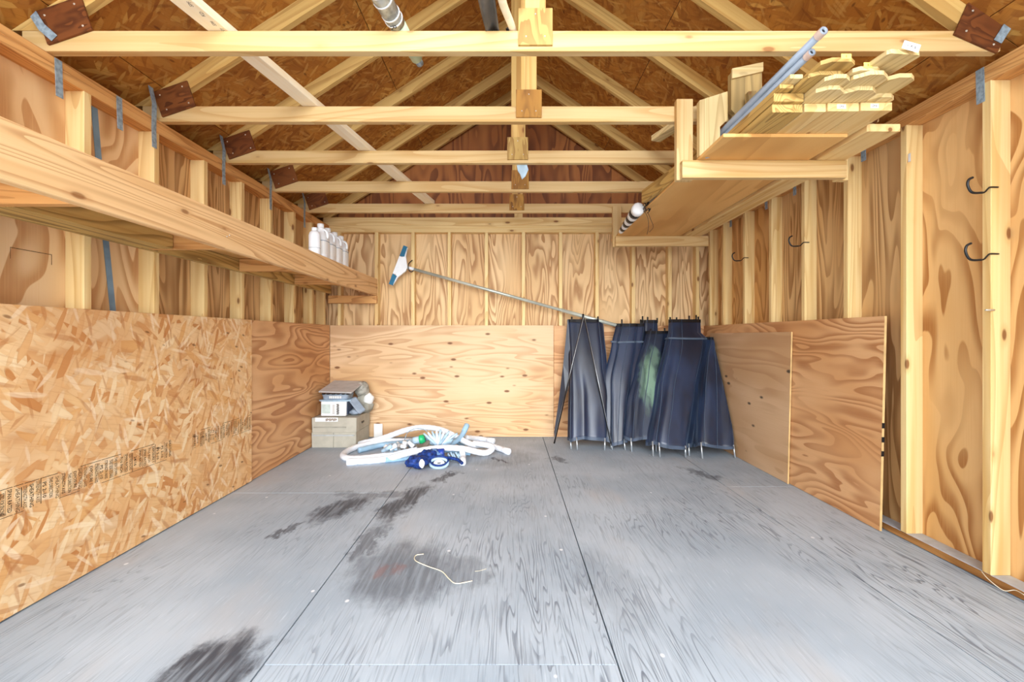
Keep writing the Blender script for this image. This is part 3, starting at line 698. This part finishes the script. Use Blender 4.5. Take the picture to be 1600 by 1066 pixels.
# black and white roll at the far end
t = thing('striped_roll', 'black and white wrapped bundle with dangling strings at the rack left edge', 'bundle', (1.0, 3.8, 2.08))
a, b = V((.988, 3.42, 2.085)), V((1.022, 4.12, 2.068))
for k in range(9):
    r = .050-.0035*k; c0 = a.lerp(b, k/9); c1 = a.lerp(b, (k+.95)/9); md = (c0+c1)/2
    tube('wound_coil', (WHITE if k % 2 == 0 else BLKPL), [c0, c0.lerp(c1, .2), c0.lerp(c1, .8), c1], [r*.75, r, r, r*.75], t, seg=14, smooth_path=False)
for k in range(14):
    a1 = random.uniform(0, 6.28); c = a+V((.045+.02*math.cos(a1), -.01, .005+.03*math.sin(a1)))
    tube('frayed_loop', BLACK, [c, c+V((.012, -.01, .014)), c+V((.022, 0, -.004)), c+V((.008, .01, -.016))], .0025, t, n=3, seg=5)
for dx in (0, .018):
    c = a+V((.05+dx, 0, -.03))
    tube('dangling_string', BLACK, [c, c+V((.02, 0, -.05)), c+V((.024+dx, 0, -.11)), c+V((.012, 0, -.17+dx))], .0018, t, n=4, seg=5)
tag(mesh_obj('metal_clip', [tuple(P(1102+q[0], 238+q[1], 2.44)) for q in ((0, 10), (2, 4), (12, -1), (22, 0), (24, 4), (18, 8), (8, 8))]+[tuple(P(1102+q[0], 238+q[1], 2.462)) for q in ((0, 10), (2, 4), (12, -1), (22, 0), (24, 4), (18, 8), (8, 8))],
    [tuple(range(7)), tuple(range(13, 6, -1))]+[(i, 7+i, 7+(i+1) % 7, (i+1) % 7) for i in range(7)], GALV), 'grey metal clip under the left corner of the rack sheet', 'clip')

# ------------------------------------------------------------------ hooks, nail and tag on the right wall
def hook(px, py, y, s, label):
    x0 = XR; z0 = CAMZ+(CY-py)*y/F_PX
    t = thing('storage_hook', label, 'hook', (x0, y, z0), 'black hooks on the right wall')
    for nm, r, m_, off in (('wire', .0035, BLACK, 0), ('sleeve', .0052, BLKPL, .008)):
        if nm == 'wire': pts = [(0.03, 0), (-.008, .0), (-.022, -.010), (-.04, -.026), (-.085, -.028), (-.105, -.018), (-.118, .012), (-.112, .036), (-.095, .046)]
        else: pts = [(-.045, -.0265), (-.085, -.028), (-.105, -.018), (-.118, .012), (-.112, .036), (-.093, .047)]
        tube(nm, m_, [V((x0+a*s, y-.0038, z0+b*s)) for a, b in pts], r, t, n=5, seg=8)
hook(1543, 293, 2.0, .92, 'upper large black hook on the nearest right stud')
hook(1543, 397, 2.0, 1.0, 'lower large black hook on the nearest right stud')
hook(1250, 379, 3.262, 1.0, 'small dark hook on the stud below the rack near bracket')
hook(1157, 403, 4.09, 1.0, 'farthest dark hook, left of the others on the right wall')
t = tag(tube('long_nail', NAIL, [(XR-.035, 2.0-.01, CAMZ+.118), (XR+.01, 2.0-.004, CAMZ+.118)], .004, None), 'single long nail sticking out of the nearest right stud', 'nail')
tag(box('paper_tag', PAPER, (XR-.001, 2.40, 2.045), (XR+.0, 2.415, 2.09), None, grain=2, bev=0), 'small white paper tag stapled to stud under the right plate', 'tag')
tag(tube('loose_thread', STRING, [(XR-.012, 2.03, .042), (XR-.03, 1.98, .03), (XR-.022, 1.93, .012), (XR-.006, 1.90, .03), (XR-.014, 1.86, .034)], .0018, None, seg=6), 'thin cream thread curled over the right bottom plate', 'thread')

# ------------------------------------------------------------------ leaning plywood on the right
def leaning(name, mat, y0, y1, xb, xt, h, th, label):
    t = thing(name, label, 'plywood sheet', (xb, (y0+y1)/2, 0))
    ang = math.atan2(xt-xb, h); up = V((math.sin(ang), 0, math.cos(ang))); nr = V((-math.cos(ang), 0, math.sin(ang)))
    c = V((xb, (y0+y1)/2, .001))+up*h/2
    link('plywood_face', box_mesh(y1-y0, h, th, .001, mat), frame(c, (0, 1, 0), nr), t)
    link('raw_edge', box_mesh(.0015, h, th+.0008, 0, EDGE), frame(c+V((0, -(y1-y0)/2-.001, 0)), (0, 1, 0), nr), t)
    return t, c, up, nr
t, c, up, nr = leaning('plywood_sheet', PLY_P, 2.545, 4.905, 2.108, 2.137, 1.222, .012, 'larger orange grained plywood sheet leaning on the right wall studs')
for k, dz in enumerate((.60, .52, .44)):
    link('black_edge_mark', box_mesh(.004, .03, .0135, 0, BLACK), frame(V((2.108+.0237*dz/1, 2.5425, dz)), (0, 1, 0), nr), t)
PLY_D = plywood('panel_stained', rgb(218, 184, 146), rgb(200, 160, 118), rgb(170, 124, 84), k=7, sx=.5, sy=4, patch=rgb(54, 48, 44), amt=.45)
leaning('plywood_sheet', PLY_D, 3.36, 4.72, 2.090, 2.118, 1.14, .010, 'smaller pale stained plywood sheet leaning in front of the orange one')

# ------------------------------------------------------------------ pool brush on its pole, hung on the back wall
t = thing('pool_brush', 'white pool brush head with teal ends on the long grey pole', 'brush', tuple(P(627, 415, 4.87)))
h0, h1 = P(636, 386, 4.87), P(613, 446, 4.87); hc = (h0+h1)/2; hd = (h1-h0).normalized(); hn = V((hd.z, 0, -hd.x)); 
if hn.x < 0: hn = -hn
def hp(a, b, y): return (hc+hd*a+hn*b)[:][0], (hc+hd*a+hn*b)[:][2]
hl = (h1-h0).length/2
prism('head_body', WHITE, [hp(-hl*.98, .012, 0), hp(-hl*.55, .028, 0), hp(-hl*.10, .085, 0), hp(hl*.12, .085, 0), hp(hl*.55, .028, 0), hp(hl*.98, .012, 0), hp(hl*.98, 0, 0), hp(-hl*.98, 0, 0)], 4.85, 4.885, 0, t)
for s in (-1, 1): prism('rubber_end', TEAL, [hp(s*hl, .010, 0), hp(s*hl*.50, .016, 0), hp(s*hl*.46, -.034, 0), hp(s*hl*1.0, -.034, 0)], 4.842, 4.882, 0, t)
prism('bristle_strip', WHITE, [hp(-hl*.45, .0, 0), hp(hl*.45, .0, 0), hp(hl*.45, -.036, 0), hp(-hl*.45, -.036, 0)], 4.845, 4.88, 0, t)
pa, pb = P(640, 419, 4.865), P(990, 516, 4.80)
tube('neck', WHITE, [pa-(pb-pa).normalized()*.03, pa+(pb-pa).normalized()*.05], .017, t, seg=12, smooth_path=False)
t = thing('telescopic_pole', 'long grey telescopic pole slanting down across the back wall', 'pole', tuple(pa))
dd = (pb-pa).normalized()
tube('thin_section', POLE, [pa+dd*.051, pa+dd*1.75], .0160, t, seg=14, smooth_path=False)
tube('thick_section', POLE, [pa+dd*1.70, pb], .0195, t, seg=14, smooth_path=False)
t = tag(tube('wall_hook', BLACK, [P(641, 409, 4.925), P(644, 407, 4.89), P(639, 412, 4.83), P(638, 420, 4.825), P(642, 425, 4.83), P(646, 423, 4.85)], .005, None), 'small black hook holding the pole on the back wall', 'hook')

# ------------------------------------------------------------------ rolled black mesh fence sections
def mesh_mat():
    m = M('black_mesh_fabric'); v, co = m.coords()
    f1 = m.noise(m.scl(v, 3, 3, 1.2), 1, 3)
    weave = m.n('ShaderNodeTexNoise', {'Vector': v, 'Scale': 400.0, 'Detail': 1.0}).outputs[0]
    col = m.mix(m.sm(f1, .35, .7), rgb(16, 26, 44), rgb(34, 52, 82))
    b = m.b; m.bump(weave, .2, .001)
    b.inputs['Sheen Weight'].default_value = .4; b.inputs['Sheen Tint'].default_value = (.5, .65, .9, 1); b.inputs['Sheen Roughness'].default_value = .4
    return m.out(col, .36, .7)
MESH = mesh_mat()
def mesh_green():
    m = M('algae_stained_mesh'); v, co = m.coords()
    f1 = m.noise(m.scl(v, 3, 3, 1.2), 1, 3)
    col = m.mix(m.sm(f1, .35, .7), rgb(16, 26, 44), rgb(34, 52, 82))
    n = m.n('ShaderNodeTexNoise', {'Vector': m.scl(co, 9, 9, 4), 'Scale': 1.0, 'Detail': 4.0}).outputs['Color']
    n = m.n('ShaderNodeVectorMath', {0: n, 3: .2}, operation='SCALE').outputs[0]
    pw = m.n('ShaderNodeVectorMath', {0: co, 1: n}, operation='ADD').outputs[0]
    tot = 0
    for x, z, rx, rz, st in ((.0, -.02, .075, .27, .75), (.05, .25, .05, .1, .4), (-.09, -.05, .04, .25, .35)):
        d = m.n('ShaderNodeVectorMath', {0: pw, 1: (-x-.1, 0, -z-.1)}, operation='ADD').outputs[0]
        L = m.n('ShaderNodeVectorMath', {0: m.scl(d, 1/rx, 0, 1/rz)}, operation='LENGTH').outputs['Value']
        tot = m.math('MAXIMUM', tot, m.math('MULTIPLY', m.sm(L, 1.3, .5), st))
    col = m.mix(tot, col, rgb(124, 158, 132))
    return m.out(col, .5, .5)
MESHG = mesh_green()
HEM = plain('fabric_hem', rgb(70, 84, 104), .5, .4, 0, .15)
SEAM = plain('fabric_seam', rgb(84, 98, 116), .5, .4, 0, .1)
def fence_roll(label, bl, br, tl, tr, yb, yt, zt, depth, pleats, seed, mat=MESH, caps=3, pins=3, cuff=None, zb=.075, sag=.02, prof=None):
    """bl,br,tl,tr pixel columns of the bottom and top edges; yb,yt their distances"""
    rr = random.Random(seed)
    X = lambda px, y: (px-CX)*y/F_PX
    t = thing('fence_roll', label, 'fence roll', ((X(bl, yb)+X(br, yb))/2, yb, 0), 'rolled black mesh fence sections')
    seg, rows = 72, 26
    def pt(u, v, grow=1.0):
        y = yb+(yt-yb)*v
        if prof:
            i = max(j for j in range(len(prof)) if prof[j][0] <= v+1e-9); i = min(i, len(prof)-2); p, q = prof[i], prof[i+1]
            k = (v-p[0])/(q[0]-p[0]); k = k*k*(3-2*k)*.6+k*.4
            x0 = X(p[1]+(q[1]-p[1])*k, y); x1 = X(p[2]+(q[2]-p[2])*k, y)
        else:
            x0 = X(bl, yb)*(1-v)+X(tl, yt)*v; x1 = X(br, yb)*(1-v)+X(tr, yt)*v
        cx = (x0+x1)/2; hw = (x1-x0)/2*grow; dp = depth*(1-.45*v)*grow; a = 2*PI*u
        rip = 0
        for k, (fr, am) in enumerate(pleats):
            rip += am*math.sin(fr*a+seed*1.7+k*2+v*rr0[k])*(1-.25*v)
        nz = noise.noise(V((math.cos(a)*2+seed, math.sin(a)*2, v*2.2)))*.022+noise.noise(V((math.cos(a)*5+seed, math.sin(a)*5, v*5)))*.010
        c, s = math.cos(a), math.sin(a)
        r = 1+rip+nz*4
        xx = cx+hw*math.copysign(abs(c)**.75, c)*min(r, 1.12); yy = y+dp*s*r
        z = zb+(zt-zb)*v + (sag*math.cos(a*1.0+seed)+.012*math.sin(3*a+seed))*(1-v)
        return V((min(xx, 2.074), min(yy, YB-.016), z))
    rr0 = [rr.uniform(-1.2, 1.2) for _ in pleats]
    vs = [pt(k/seg, j/rows) for j in range(rows+1) for k in range(seg)]
    fs = [(j*seg+k, j*seg+(k+1) % seg, (j+1)*seg+(k+1) % seg, (j+1)*seg+k) for j in range(rows) for k in range(seg)]
    fb = mesh_obj('mesh_fabric', vs, fs, mat, t, True)
    md = fb.modifiers.new('s', 'SOLIDIFY'); md.thickness = .002
    for v0, v1, nm in ((.0, .024, 'bottom_hem'), (.972, 1.0, 'top_hem')):
        vs = [pt(k/seg, v, 1.012)+V((0, -.002, 0)) for v in (v0, v1) for k in range(seg)]
        fs = [(k, (k+1) % seg, seg+(k+1) % seg, seg+k) for k in range(seg)]
        h = mesh_obj(nm, vs, fs, HEM if v0 < .5 else BLKPL, t, True)
    if cuff:
        vs = [pt(k/seg, v, 1.10)+V((0, -.004, -.004)) for v in (.83, .845) for k in range(seg)]
        mesh_obj('strap_band', vs, [(k, (k+1) % seg, seg+(k+1) % seg, seg+k) for k in range(seg)], SEAM, t, True)
    for i in range(caps):
        u = .5+(.5*(i+.5)/caps)+rr.uniform(-.03, .03)      # front half (sin<0)
        c = pt(u, 1)+V((0, .004, 0)); hh = rr.uniform(.02, .045)
        tube('pole_cap', BLKPL, [c-V((0, 0, .03)), c+V((0, 0, hh))], .0085, t, seg=8, smooth_path=False)
    for i in range(pins):
        u = .5+(.5*(i+.5)/pins)+rr.uniform(-.04, .04)
        c = pt(u, .0); c2 = V((c.x+rr.uniform(-.008, .008), c.y+rr.uniform(-.03, .0), 0.001))
        tube('metal_pin', ALU, [c+V((0, .008, .03)), c2], .0075, t, seg=8, smooth_path=False)
    # seams running up the front
    for i in range(2):
        u = rr.uniform(.58, .92)
        path = [pt(u, v, 1.0)+V((0, -.0035, 0)) for v in [q/14 for q in range(15)]]
        tube('pole_seam', HEM, path, .0032, t, seg=6, smooth_path=False)
    return t
fence_roll('leftmost black mesh roll with a crossed pair of thin poles on front', 889, 958, 888, 940, 4.46, 4.83, 1.29, .10, ((5, .16), (9, .09)), 1, caps=2, pins=4, prof=[(0, 889, 954), (.35, 890, 955), (.6, 889, 946), (1, 887, 940)])
fence_roll('second mesh roll from the left, strap with metal buckle round its top', 946, 984, 966, 1004, 4.44, 4.80, 1.245, .10, ((4, .18), (7, .10)), 5, caps=2, pins=2, cuff=True, prof=[(0, 948, 978), (.3, 947, 986), (.5, 946, 994), (.8, 958, 1000), (1, 965, 1004)])
fence_roll('narrow mesh roll wedged behind the green stained one', 990, 1030, 1003, 1026, 4.62, 4.86, 1.285, .05, ((4, .12), (8, .06)), 9, caps=3, pins=1)
fence_roll('mesh roll with large pale green algae stain on the front', 979, 1032, 1008, 1044, 4.36, 4.76, 1.165, .09, ((4, .14), (6, .08)), 12, mat=MESHG, caps=2, pins=2, zb=.13, prof=[(0, 978, 1033), (.3, 982, 1037), (.6, 993, 1038), (1, 1010, 1044)])
fence_roll('widest mesh roll with tall black cuff and row of caps', 1012, 1080, 1044, 1094, 4.20, 4.70, 1.285, .11, ((3, .10), (7, .05)), 15, caps=5, pins=4, cuff=True, prof=[(0, 1012, 1079), (.4, 1024, 1088), (.8, 1040, 1102), (.845, 1042, 1101), (.86, 1044, 1093), (1, 1044, 1092)])
fence_roll('rightmost mesh roll, its top twisted shut, beside stained plywood', 1086, 1143, 1103, 1127, 4.16, 4.62, 1.10, .10, ((4, .12), (6, .07)), 21, caps=0, pins=2, zb=.08, prof=[(0, 1084, 1142), (.2, 1085, 1142), (.5, 1090, 1138), (.75, 1096, 1131), (.85, 1100, 1124), (.95, 1104, 1128), (1, 1103, 1129)])
fl = [P(887, 500, 4.80), P(904, 500, 4.78), P(892, 590, 4.72), P(884, 620, 4.70), P(876, 655, 4.68), P(867, 688, 4.66), P(866, 675, 4.68), P(874, 620, 4.73), P(880, 570, 4.76)]
o = tag(mesh_obj('mesh_flap', [tuple(q) for q in fl], [(0, 1, 2, 8), (8, 2, 3, 7), (7, 3, 4, 6), (6, 4, 5)], MESH), 'narrow dark mesh flap hanging at far left behind the slanting pole', 'mesh flap')
md = o.modifiers.new('s', 'SOLIDIFY'); md.thickness = .003
# loose poles crossed on the leftmost roll
t = thing('loose_pole', 'thin black pole slanting down to the left from leftmost roll', 'pole', tuple(FL(866, 694)), 'thin poles on the leftmost roll')
p0, p1 = FL(866, 693, .001), P(911, 496, 4.45)
tube('rod', BLACK, [p0, p1], .008, t, seg=8, smooth_path=False)
tube('bright_rib', ALU, [p0+V((.003, -.008, .05)), p1+V((.003, -.008, 0))], .0028, t, seg=6, smooth_path=False)
tube('cap', BLKPL, [p1, p1+V((.003, .01, .03))], .011, t, seg=8, smooth_path=False)
t = thing('loose_pole', 'thin black pole slanting down to the right across leftmost roll', 'pole', tuple(P(955, 690, 4.36)), 'thin poles on the leftmost roll')
p0, p1 = FL(957, 703, .001), P(913, 497, 4.64)
tube('rod', BLACK, [p0.lerp(p1, .04), p1], .007, t, seg=8, smooth_path=False)
tube('bright_rib', ALU, [p0.lerp(p1, .06)+V((.003, -.007, 0)), p1+V((.003, -.007, 0))], .0026, t, seg=6, smooth_path=False)
tube('steel_tip', ALU, [p0, p0.lerp(p1, .05)], .006, t, seg=8, smooth_path=False)

# ------------------------------------------------------------------ boxes in the left back corner
def carton(name, label, x0, x1, y0, y1, z0, z1, mat=CARD, cat='box'):
    t = thing(name, label, cat, ((x0+x1)/2, (y0+y1)/2, z0))
    bm = bmesh.new(); bmesh.ops.create_cube(bm, size=1); bmesh.ops.scale(bm, vec=(x1-x0, y1-y0, z1-z0), verts=bm.verts)
    bmesh.ops.bevel(bm, geom=bm.edges[:], offset=.004, segments=2, affect='EDGES')
    bmesh.ops.subdivide_edges(bm, edges=[e for e in bm.edges if e.calc_length() > .1], cuts=6, use_grid_fill=True)
    for v in bm.verts:
        k = noise.noise_vector(V(v.co)*6+V((x0*9, z0*31, 0)))*.005; k.z *= .4; v.co += k
        v.co.z = max(-(z1-z0)/2, min((z1-z0)/2, v.co.z))
    me = bpy.data.meshes.new('carton'); bm.to_mesh(me); bm.free(); me.materials.append(mat)
    link('carton', me, Matrix.Translation(((x0+x1)/2, (y0+y1)/2, (z0+z1)/2)), t)
    return t
t = carton('cardboard_box', 'lower cardboard box of the corner stack, standing on the floor', -1.965, -1.525, 4.45, 4.87, .001, .152)
box('flap_seam', CARD2, (-1.748, 4.441, .005), (-1.744, 4.446, .15), t, grain=2, bev=0)
box('tape_strip', TAPE, (-1.95, 4.440, .118), (-1.54, 4.4455, .132), t, grain=0, bev=0)
t = carton('cardboard_box', 'upper cardboard box of the corner stack, papers on its top', -1.960, -1.520, 4.445, 4.88, .153, .300)
box('printed_strip', CARD2, (-1.94, 4.436, .20), (-1.62, 4.4405, .212), t, grain=0, bev=0)
box('carry_slot', BLACK, (-1.5165, 4.60, .215), (-1.5135, 4.67, .235), t, grain=1, bev=0)
tag(box('paper_leaflet', PAPER, (-1.925, 4.4385, .262), (-1.70, 4.4405, .302), None, grain=0, bev=0), 'white leaflet with dark print on the front of upper box', 'paper')
for k in range(9): box('dark_print', INKL, (-1.82+k*.0125, 4.4372, .267+.004*(k%3)), (-1.812+k*.0125, 4.4382, .292+.003*(k%2)), bpy.data.objects['paper_leaflet'], grain=2, bev=0)
t = carton('white_box', 'small white printed box standing on the cardboard stack', -1.895, -1.64, 4.50, 4.74, .307, .452, PAPER)
box('green_print', plain('pale_green_print', rgb(206, 220, 214), .7), (-1.885, 4.4915, .335), (-1.80, 4.4955, .425), t, grain=0, bev=0)
for k in range(9): box('side_lettering', INK, (-1.735+.004*(k % 2), 4.4915, .325+k*.012), (-1.708-.004*((k+1) % 2), 4.4955, .332+k*.012), t, grain=0, bev=0)
for k in range(7): box('fine_print', INKL, (-1.775, 4.4925, .33+k*.014), (-1.755, 4.4955, .333+k*.014), t, grain=0, bev=0)
box('dark_side_panel', plain('slate_blue_print', rgb(70, 84, 110), .6), (-1.6405, 4.52, .315), (-1.6355, 4.73, .445), t, grain=1, bev=0)
t = thing('plastic_bin', 'grey blue plastic tray with a wide rim above the white box', 'tray', (-1.75, 4.6, .453))
loft('tray_body', GREYP, [(-1.765, 4.62, .453, .125, .10, 5), (-1.765, 4.62, .52, .138, .115, 5)], t, 28)
loft('rim', LBLUE, [(-1.765, 4.62, .453, .165, .125, 5), (-1.765, 4.62, .464, .168, .128, 5), (-1.765, 4.62, .466, .14, .10, 5)], t, 28)
for k in range(7): box('raised_letter_bar', PAPER, (-1.81+k*.018, 4.499, .483), (-1.798+k*.018, 4.508, .507), t, grain=2, bev=.001)
t = thing('slate_tile', 'flat grey square tile tilted on top of the corner stack', 'tile', (-1.74, 4.65, .56))
f = Matrix.Translation((-1.735, 4.655, .585)) @ Euler((math.radians(14), math.radians(1), math.radians(-6))).to_matrix().to_4x4()
link('slab', box_mesh(.345, .33, .014, .002, SLATE), f, t)
for k in range(6): box('rubber_foot', BLKPL, (-1.89+k*.05, 4.51, .52), (-1.865+k*.05, 4.53, .5325), t, grain=0, bev=0)
def blob(name, mat, c, rad, seed, label, cat, amp=.3, parent=None, sub=3):
    bm = bmesh.new(); bmesh.ops.create_icosphere(bm, subdivisions=sub, radius=1)
    for v in bm.verts:
        n = noise.noise(v.co*1.6+V((seed, 0, 0)))*amp+abs(noise.noise(v.co*4+V((0, seed, 0))))*amp*.8
        v.co *= 1+n; v.co.x *= rad[0]; v.co.y *= rad[1]; v.co.z *= rad[2]
    me = bpy.data.meshes.new(name); bm.to_mesh(me); bm.free(); me.materials.append(mat)
    me.polygons.foreach_set('use_smooth', [True]*len(me.polygons))
    lowz = min(v.co.z for v in me.vertices)
    c = V(c)
    if c.z+lowz < .002: c.z = .002-lowz
    o = link(name, me, Matrix.Translation(c), parent)
    if label: tag(o, label, cat)
    return o
blob('crumpled_bag', plain('dusty_grey_bag', rgb(176, 172, 160), .7, .2, 0, .2, 30), (-1.57, 4.77, .545), (.075, .07, .075), 3, 'crumpled dusty grey bag behind the corner stack, near the top', 'bag')
t = thing('shelf_filler', 'wad of folded cream packing material filling the gap behind stack', 'packing', (-1.54, 4.76, .30))
for k, (dx, dz, r) in enumerate(((0, .06, .075), (.03, .14, .06), (-.03, .12, .07))): blob('wad', PAPER if k == 1 else CARD2, (-1.54+dx, 4.78, .30+dz), (r, r*.9, r), 10+k, None, None, .3, t)
t = thing('grey_bracket', 'rounded grey plastic bracket slanting down over upper box', 'bracket', (-1.55, 4.58, .32))
board('arm', GREYP, (-1.60, 4.56, .475), (-1.495, 4.56, .335), .085, .03, (.6, -.75, .4), t, bev=.012)
blob('clear_wrap', GREYP, (-1.58, 4.60, .335), (.05, .05, .03), 5, 'small clump of grey wrap on top of the upper box', 'wrap', .4)
o = tag(box('paper_sheet', PAPER, (-1.478, 4.885, .002), (-1.385, 4.890, .153), None, grain=2, bev=0), 'white paper sheet standing against the back wall near the floor', 'paper')
md = None

# ------------------------------------------------------------------ heap of pool hoses and parts on the floor
hr = .027
def hose(name, mat, pts, r, label, group='pool hoses heaped on the floor', cuffs=(1, 1)):
    t = thing(name, label, 'hose', tuple(pts[0]), group)
    path = catmull(pts, 12)
    vs, fs = [], []
    rr_ = [r*(1+.045*math.sin(i*2.1)) for i in range(len(path))]
    vs, fs = tube_data(path, rr_, 14)
    mesh_obj('hose_wall', vs, fs, mat, t, True)
    for on, a, b in ((cuffs[0], path[0], path[2]), (cuffs[1], path[-1], path[-3])):
        if on: d = (b-a).normalized(); tube('hose_cuff', mat, [a-d*.035, a-d*.03, a+d*.05, a+d*.055], [r*.9, r*1.12, r*1.12, r*.9], t, seg=14, smooth_path=False)
    return t
hose('white_hose', HOSEW, [FL(548, 722, hr), FL(600, 718, .03), P(640, 708, 3.95), P(680, 701, 3.98), P(720, 701, 4.02), FL(755, 708, .04), FL(768, 703, .05), P(765, 697, 4.2), P(740, 693, 4.3)], hr, 'white hose in the foreground with blunt end at lower left', cuffs=(1, 0))
hose('white_hose', HOSEW, [P(660, 690, 4.35), FL(600, 690, .05), FL(560, 698, .035), FL(540, 707, hr), FL(537, 714, hr), FL(556, 717, hr+.002), P(610, 711, 4.08), P(652, 703, 4.09)], hr, 'white hose bent in a tight loop at the left of heap', cuffs=(0, 0))
hose('white_hose', HOSEW, [FL(566, 693, hr), P(600, 684, 4.50), P(635, 672, 4.47), P(662, 668, 4.44), P(690, 672, 4.40), P(715, 684, 4.34), P(738, 695, 4.28), FL(765, 697, .035), FL(792, 705, hr)], hr, 'white hose arching highest over the back of the heap')
hose('white_hose', HOSEW, [P(728, 684, 4.52), FL(750, 686, .032), FL(768, 689, hr)], hr, 'short white hose end at the far right of heap', cuffs=(0, 1))
hose('white_hose', HOSEW, [P(722, 704, 4.0), FL(723, 712, .05), FL(723, 721, hr)], hr*.95, 'short white hose end pointing to camera at the front', cuffs=(0, 1))
hose('blue_hose', HOSEB, [FL(560, 704, hr), P(600, 695, 4.42), P(640, 691, 4.30), P(670, 684, 4.25), P(690, 682, 4.28), FL(725, 694, .04)], hr*.95, 'pale blue hose inside the white loop', cuffs=(0, 0))
hose('blue_hose', HOSEB, [FL(602, 719, hr), FL(640, 714, hr+.004), P(668, 706, 4.02), P(700, 703, 4.08), FL(735, 708, .035)], hr, 'pale blue hose tucked under the foreground white hose', cuffs=(0, 0))
hose('blue_hose', HOSEB, [FL(628, 716, hr), P(660, 706, 4.08), P(690, 700, 4.12), P(712, 690, 4.25), P(722, 680, 4.35), P(728, 668, 4.42)], hr*.9, 'pale blue hose whose end flares upward at the right of heap', cuffs=(0, 1))
t = thing('navy_net_bag', 'dark blue net bag bunched at the front of the heap', 'net bag', tuple(FL(655, 728)))
blob('net', NAVY, FL(652, 724, .05), (.085, .07, .05), 2, None, None, .35, t, 4)
blob('net_fold', NAVY, FL(668, 716, .06), (.09, .06, .055), 6, None, None, .35, t, 4)
blob('net_fold', plain('light_blue_net', rgb(110, 150, 205), .6, .3, 0, .3, 40), FL(676, 712, .07), (.07, .05, .05), 8, None, None, .3, t, 4)
blob('white_tag', WHITE, FL(661, 722, .075)+V((0, -.05, 0)), (.022, .015, .035), 4, None, None, .1, t)
for k, px in enumerate((678, 689)):
    c = P(px, 709, 3.93)
    t = tag(tube('blue_canister', BLUE, [c+V((-.028, 0, .0)), c+V((-.026, 0, 0)), c+V((.026, 0, .004)), c+V((.028, 0, .004))], [.036, .042, .042, .036], None, seg=20, smooth_path=False), ['left one of two royal blue drum rings in the heap', 'right one of two royal blue drum rings in the heap'][k], 'ring', 'blue drum rings in the heap')
c = FL(686, 724, .035); t = thing('white_ring', 'oval white ring disc leaning at the very front of the heap', 'ring', tuple(c))
rg = [c+V((.075*math.cos(a), -.0+.035*math.sin(a), .03*math.sin(a))) for a in [2*PI*k/24 for k in range(25)]]
tube('outer_ring', LBLUE, rg, .012, t, n=2, seg=8); tube('inner_hub', WHITE, [c+(p-c)*.45 for p in rg], .014, t, n=2, seg=8)
tube('dark_rim', NAVY, [p+V((0, .01, .018)) for p in rg], .009, t, n=2, seg=6)
tag(tube('navy_strap', NAVY, [FL(690, 716, .04), FL(705, 716, .05), FL(716, 719, .04), FL(722, 724, .03)], .014, None, seg=10), 'dark blue strap running right from the white ring', 'strap')
for k in range(5):
    a = P(700+k*4, 709-k % 2*2, 3.97); tag(tube('clear_strip', LBLUE, [a, a+V((.035, -.02, -.055))], [.009, .006], None, seg=8, smooth_path=False), ['pale plastic strip nearest the white ring, beside dark blue strap', 'second pale plastic strip from the white ring', 'middle strip of the five pale plastic ones by the blue strap', 'fourth pale plastic strip from the white ring, near the hose end', 'pale plastic strip farthest right, next to short white hose end'][k], 'strip', 'pale strips beside dark blue strap')
t = thing('plastic_bag', 'clear bag of small white pipe fittings lying inside hose loop', 'bag', tuple(FL(625, 704)))
r3 = random.Random(11)
for k in range(30):
    c = FL(602+k*1.75, 703-k*.45+r3.uniform(-2, 2), .045+r3.uniform(0, .075)); d = V((r3.uniform(-1, 1), r3.uniform(-.5, .5), r3.uniform(-.3, 1))).normalized()*.034
    tube('pipe_fitting', WHITE if k % 3 else LBLUE, [c-d, c-d*.3, c+d*.3, c+d], [.017, .017, .021, .021], t, seg=10, smooth_path=False)
blob('bag_film', LBLUE, FL(615, 706, .04), (.07, .05, .035), 14, None, None, .3, t, 3)
c = P(656, 687, 4.12); t = thing('green_cap_jar', 'small pale jar with bright green lid half buried in heap', 'jar', tuple(c))
tube('jar', LBLUE, [c+V((-.06, 0, -.01)), c], .032, t, seg=16, smooth_path=False); tube('lid', GREEN, [c, c+V((.012, 0, .002)), c+V((.045, 0, .012))], [.040, .042, .036], t, seg=18, smooth_path=False)
wl_ = [P(632, 688, 4.2), P(637, 676, 4.2), P(650, 669.5, 4.2), P(662, 671, 4.2), P(669, 676, 4.2)]
tag(tube('wire_handle', GALV, wl_, .0035, None, seg=6), 'thin wire bail handle arching above the green lid', 'wire')
t = thing('pale_fin_cone', 'translucent pale blue finned cone standing in middle of heap', 'cone', tuple(P(682, 700, 4.1)))
for k in range(9):
    a = P(685, 698, 4.1); e = P(662+k*6.6, 671+abs(k-4)*1.6, 4.1+(k % 3-1)*.03)
    tube('fin', WHITE if k % 2 else LBLUE, [a+(e-a)*.1, a+(e-a)*.6, e], [.018, .014, .008], t, n=2, seg=8)
blob('cone_core', LBLUE, P(690, 690, 4.14), (.10, .05, .05), 19, None, None, .25, t)
t = tag(tube('floor_string', STRING, [FL(662, 866, .003), FL(650, 868, .003), FL(649, 876, .003), FL(668, 885, .003), FL(690, 893, .003), FL(702, 905, .003), FL(713, 912, .003), FL(738, 908, .003)], .0022, None, seg=6), 'thin white string lying curled on the floor over grey stain', 'string')
tag(tube('floor_thread', STRING, [FL(742, 893, .002), FL(750, 892, .002), FL(760, 889, .002)], .001, None, seg=5), 'tiny thread scrap on the floor right of the string', 'string')
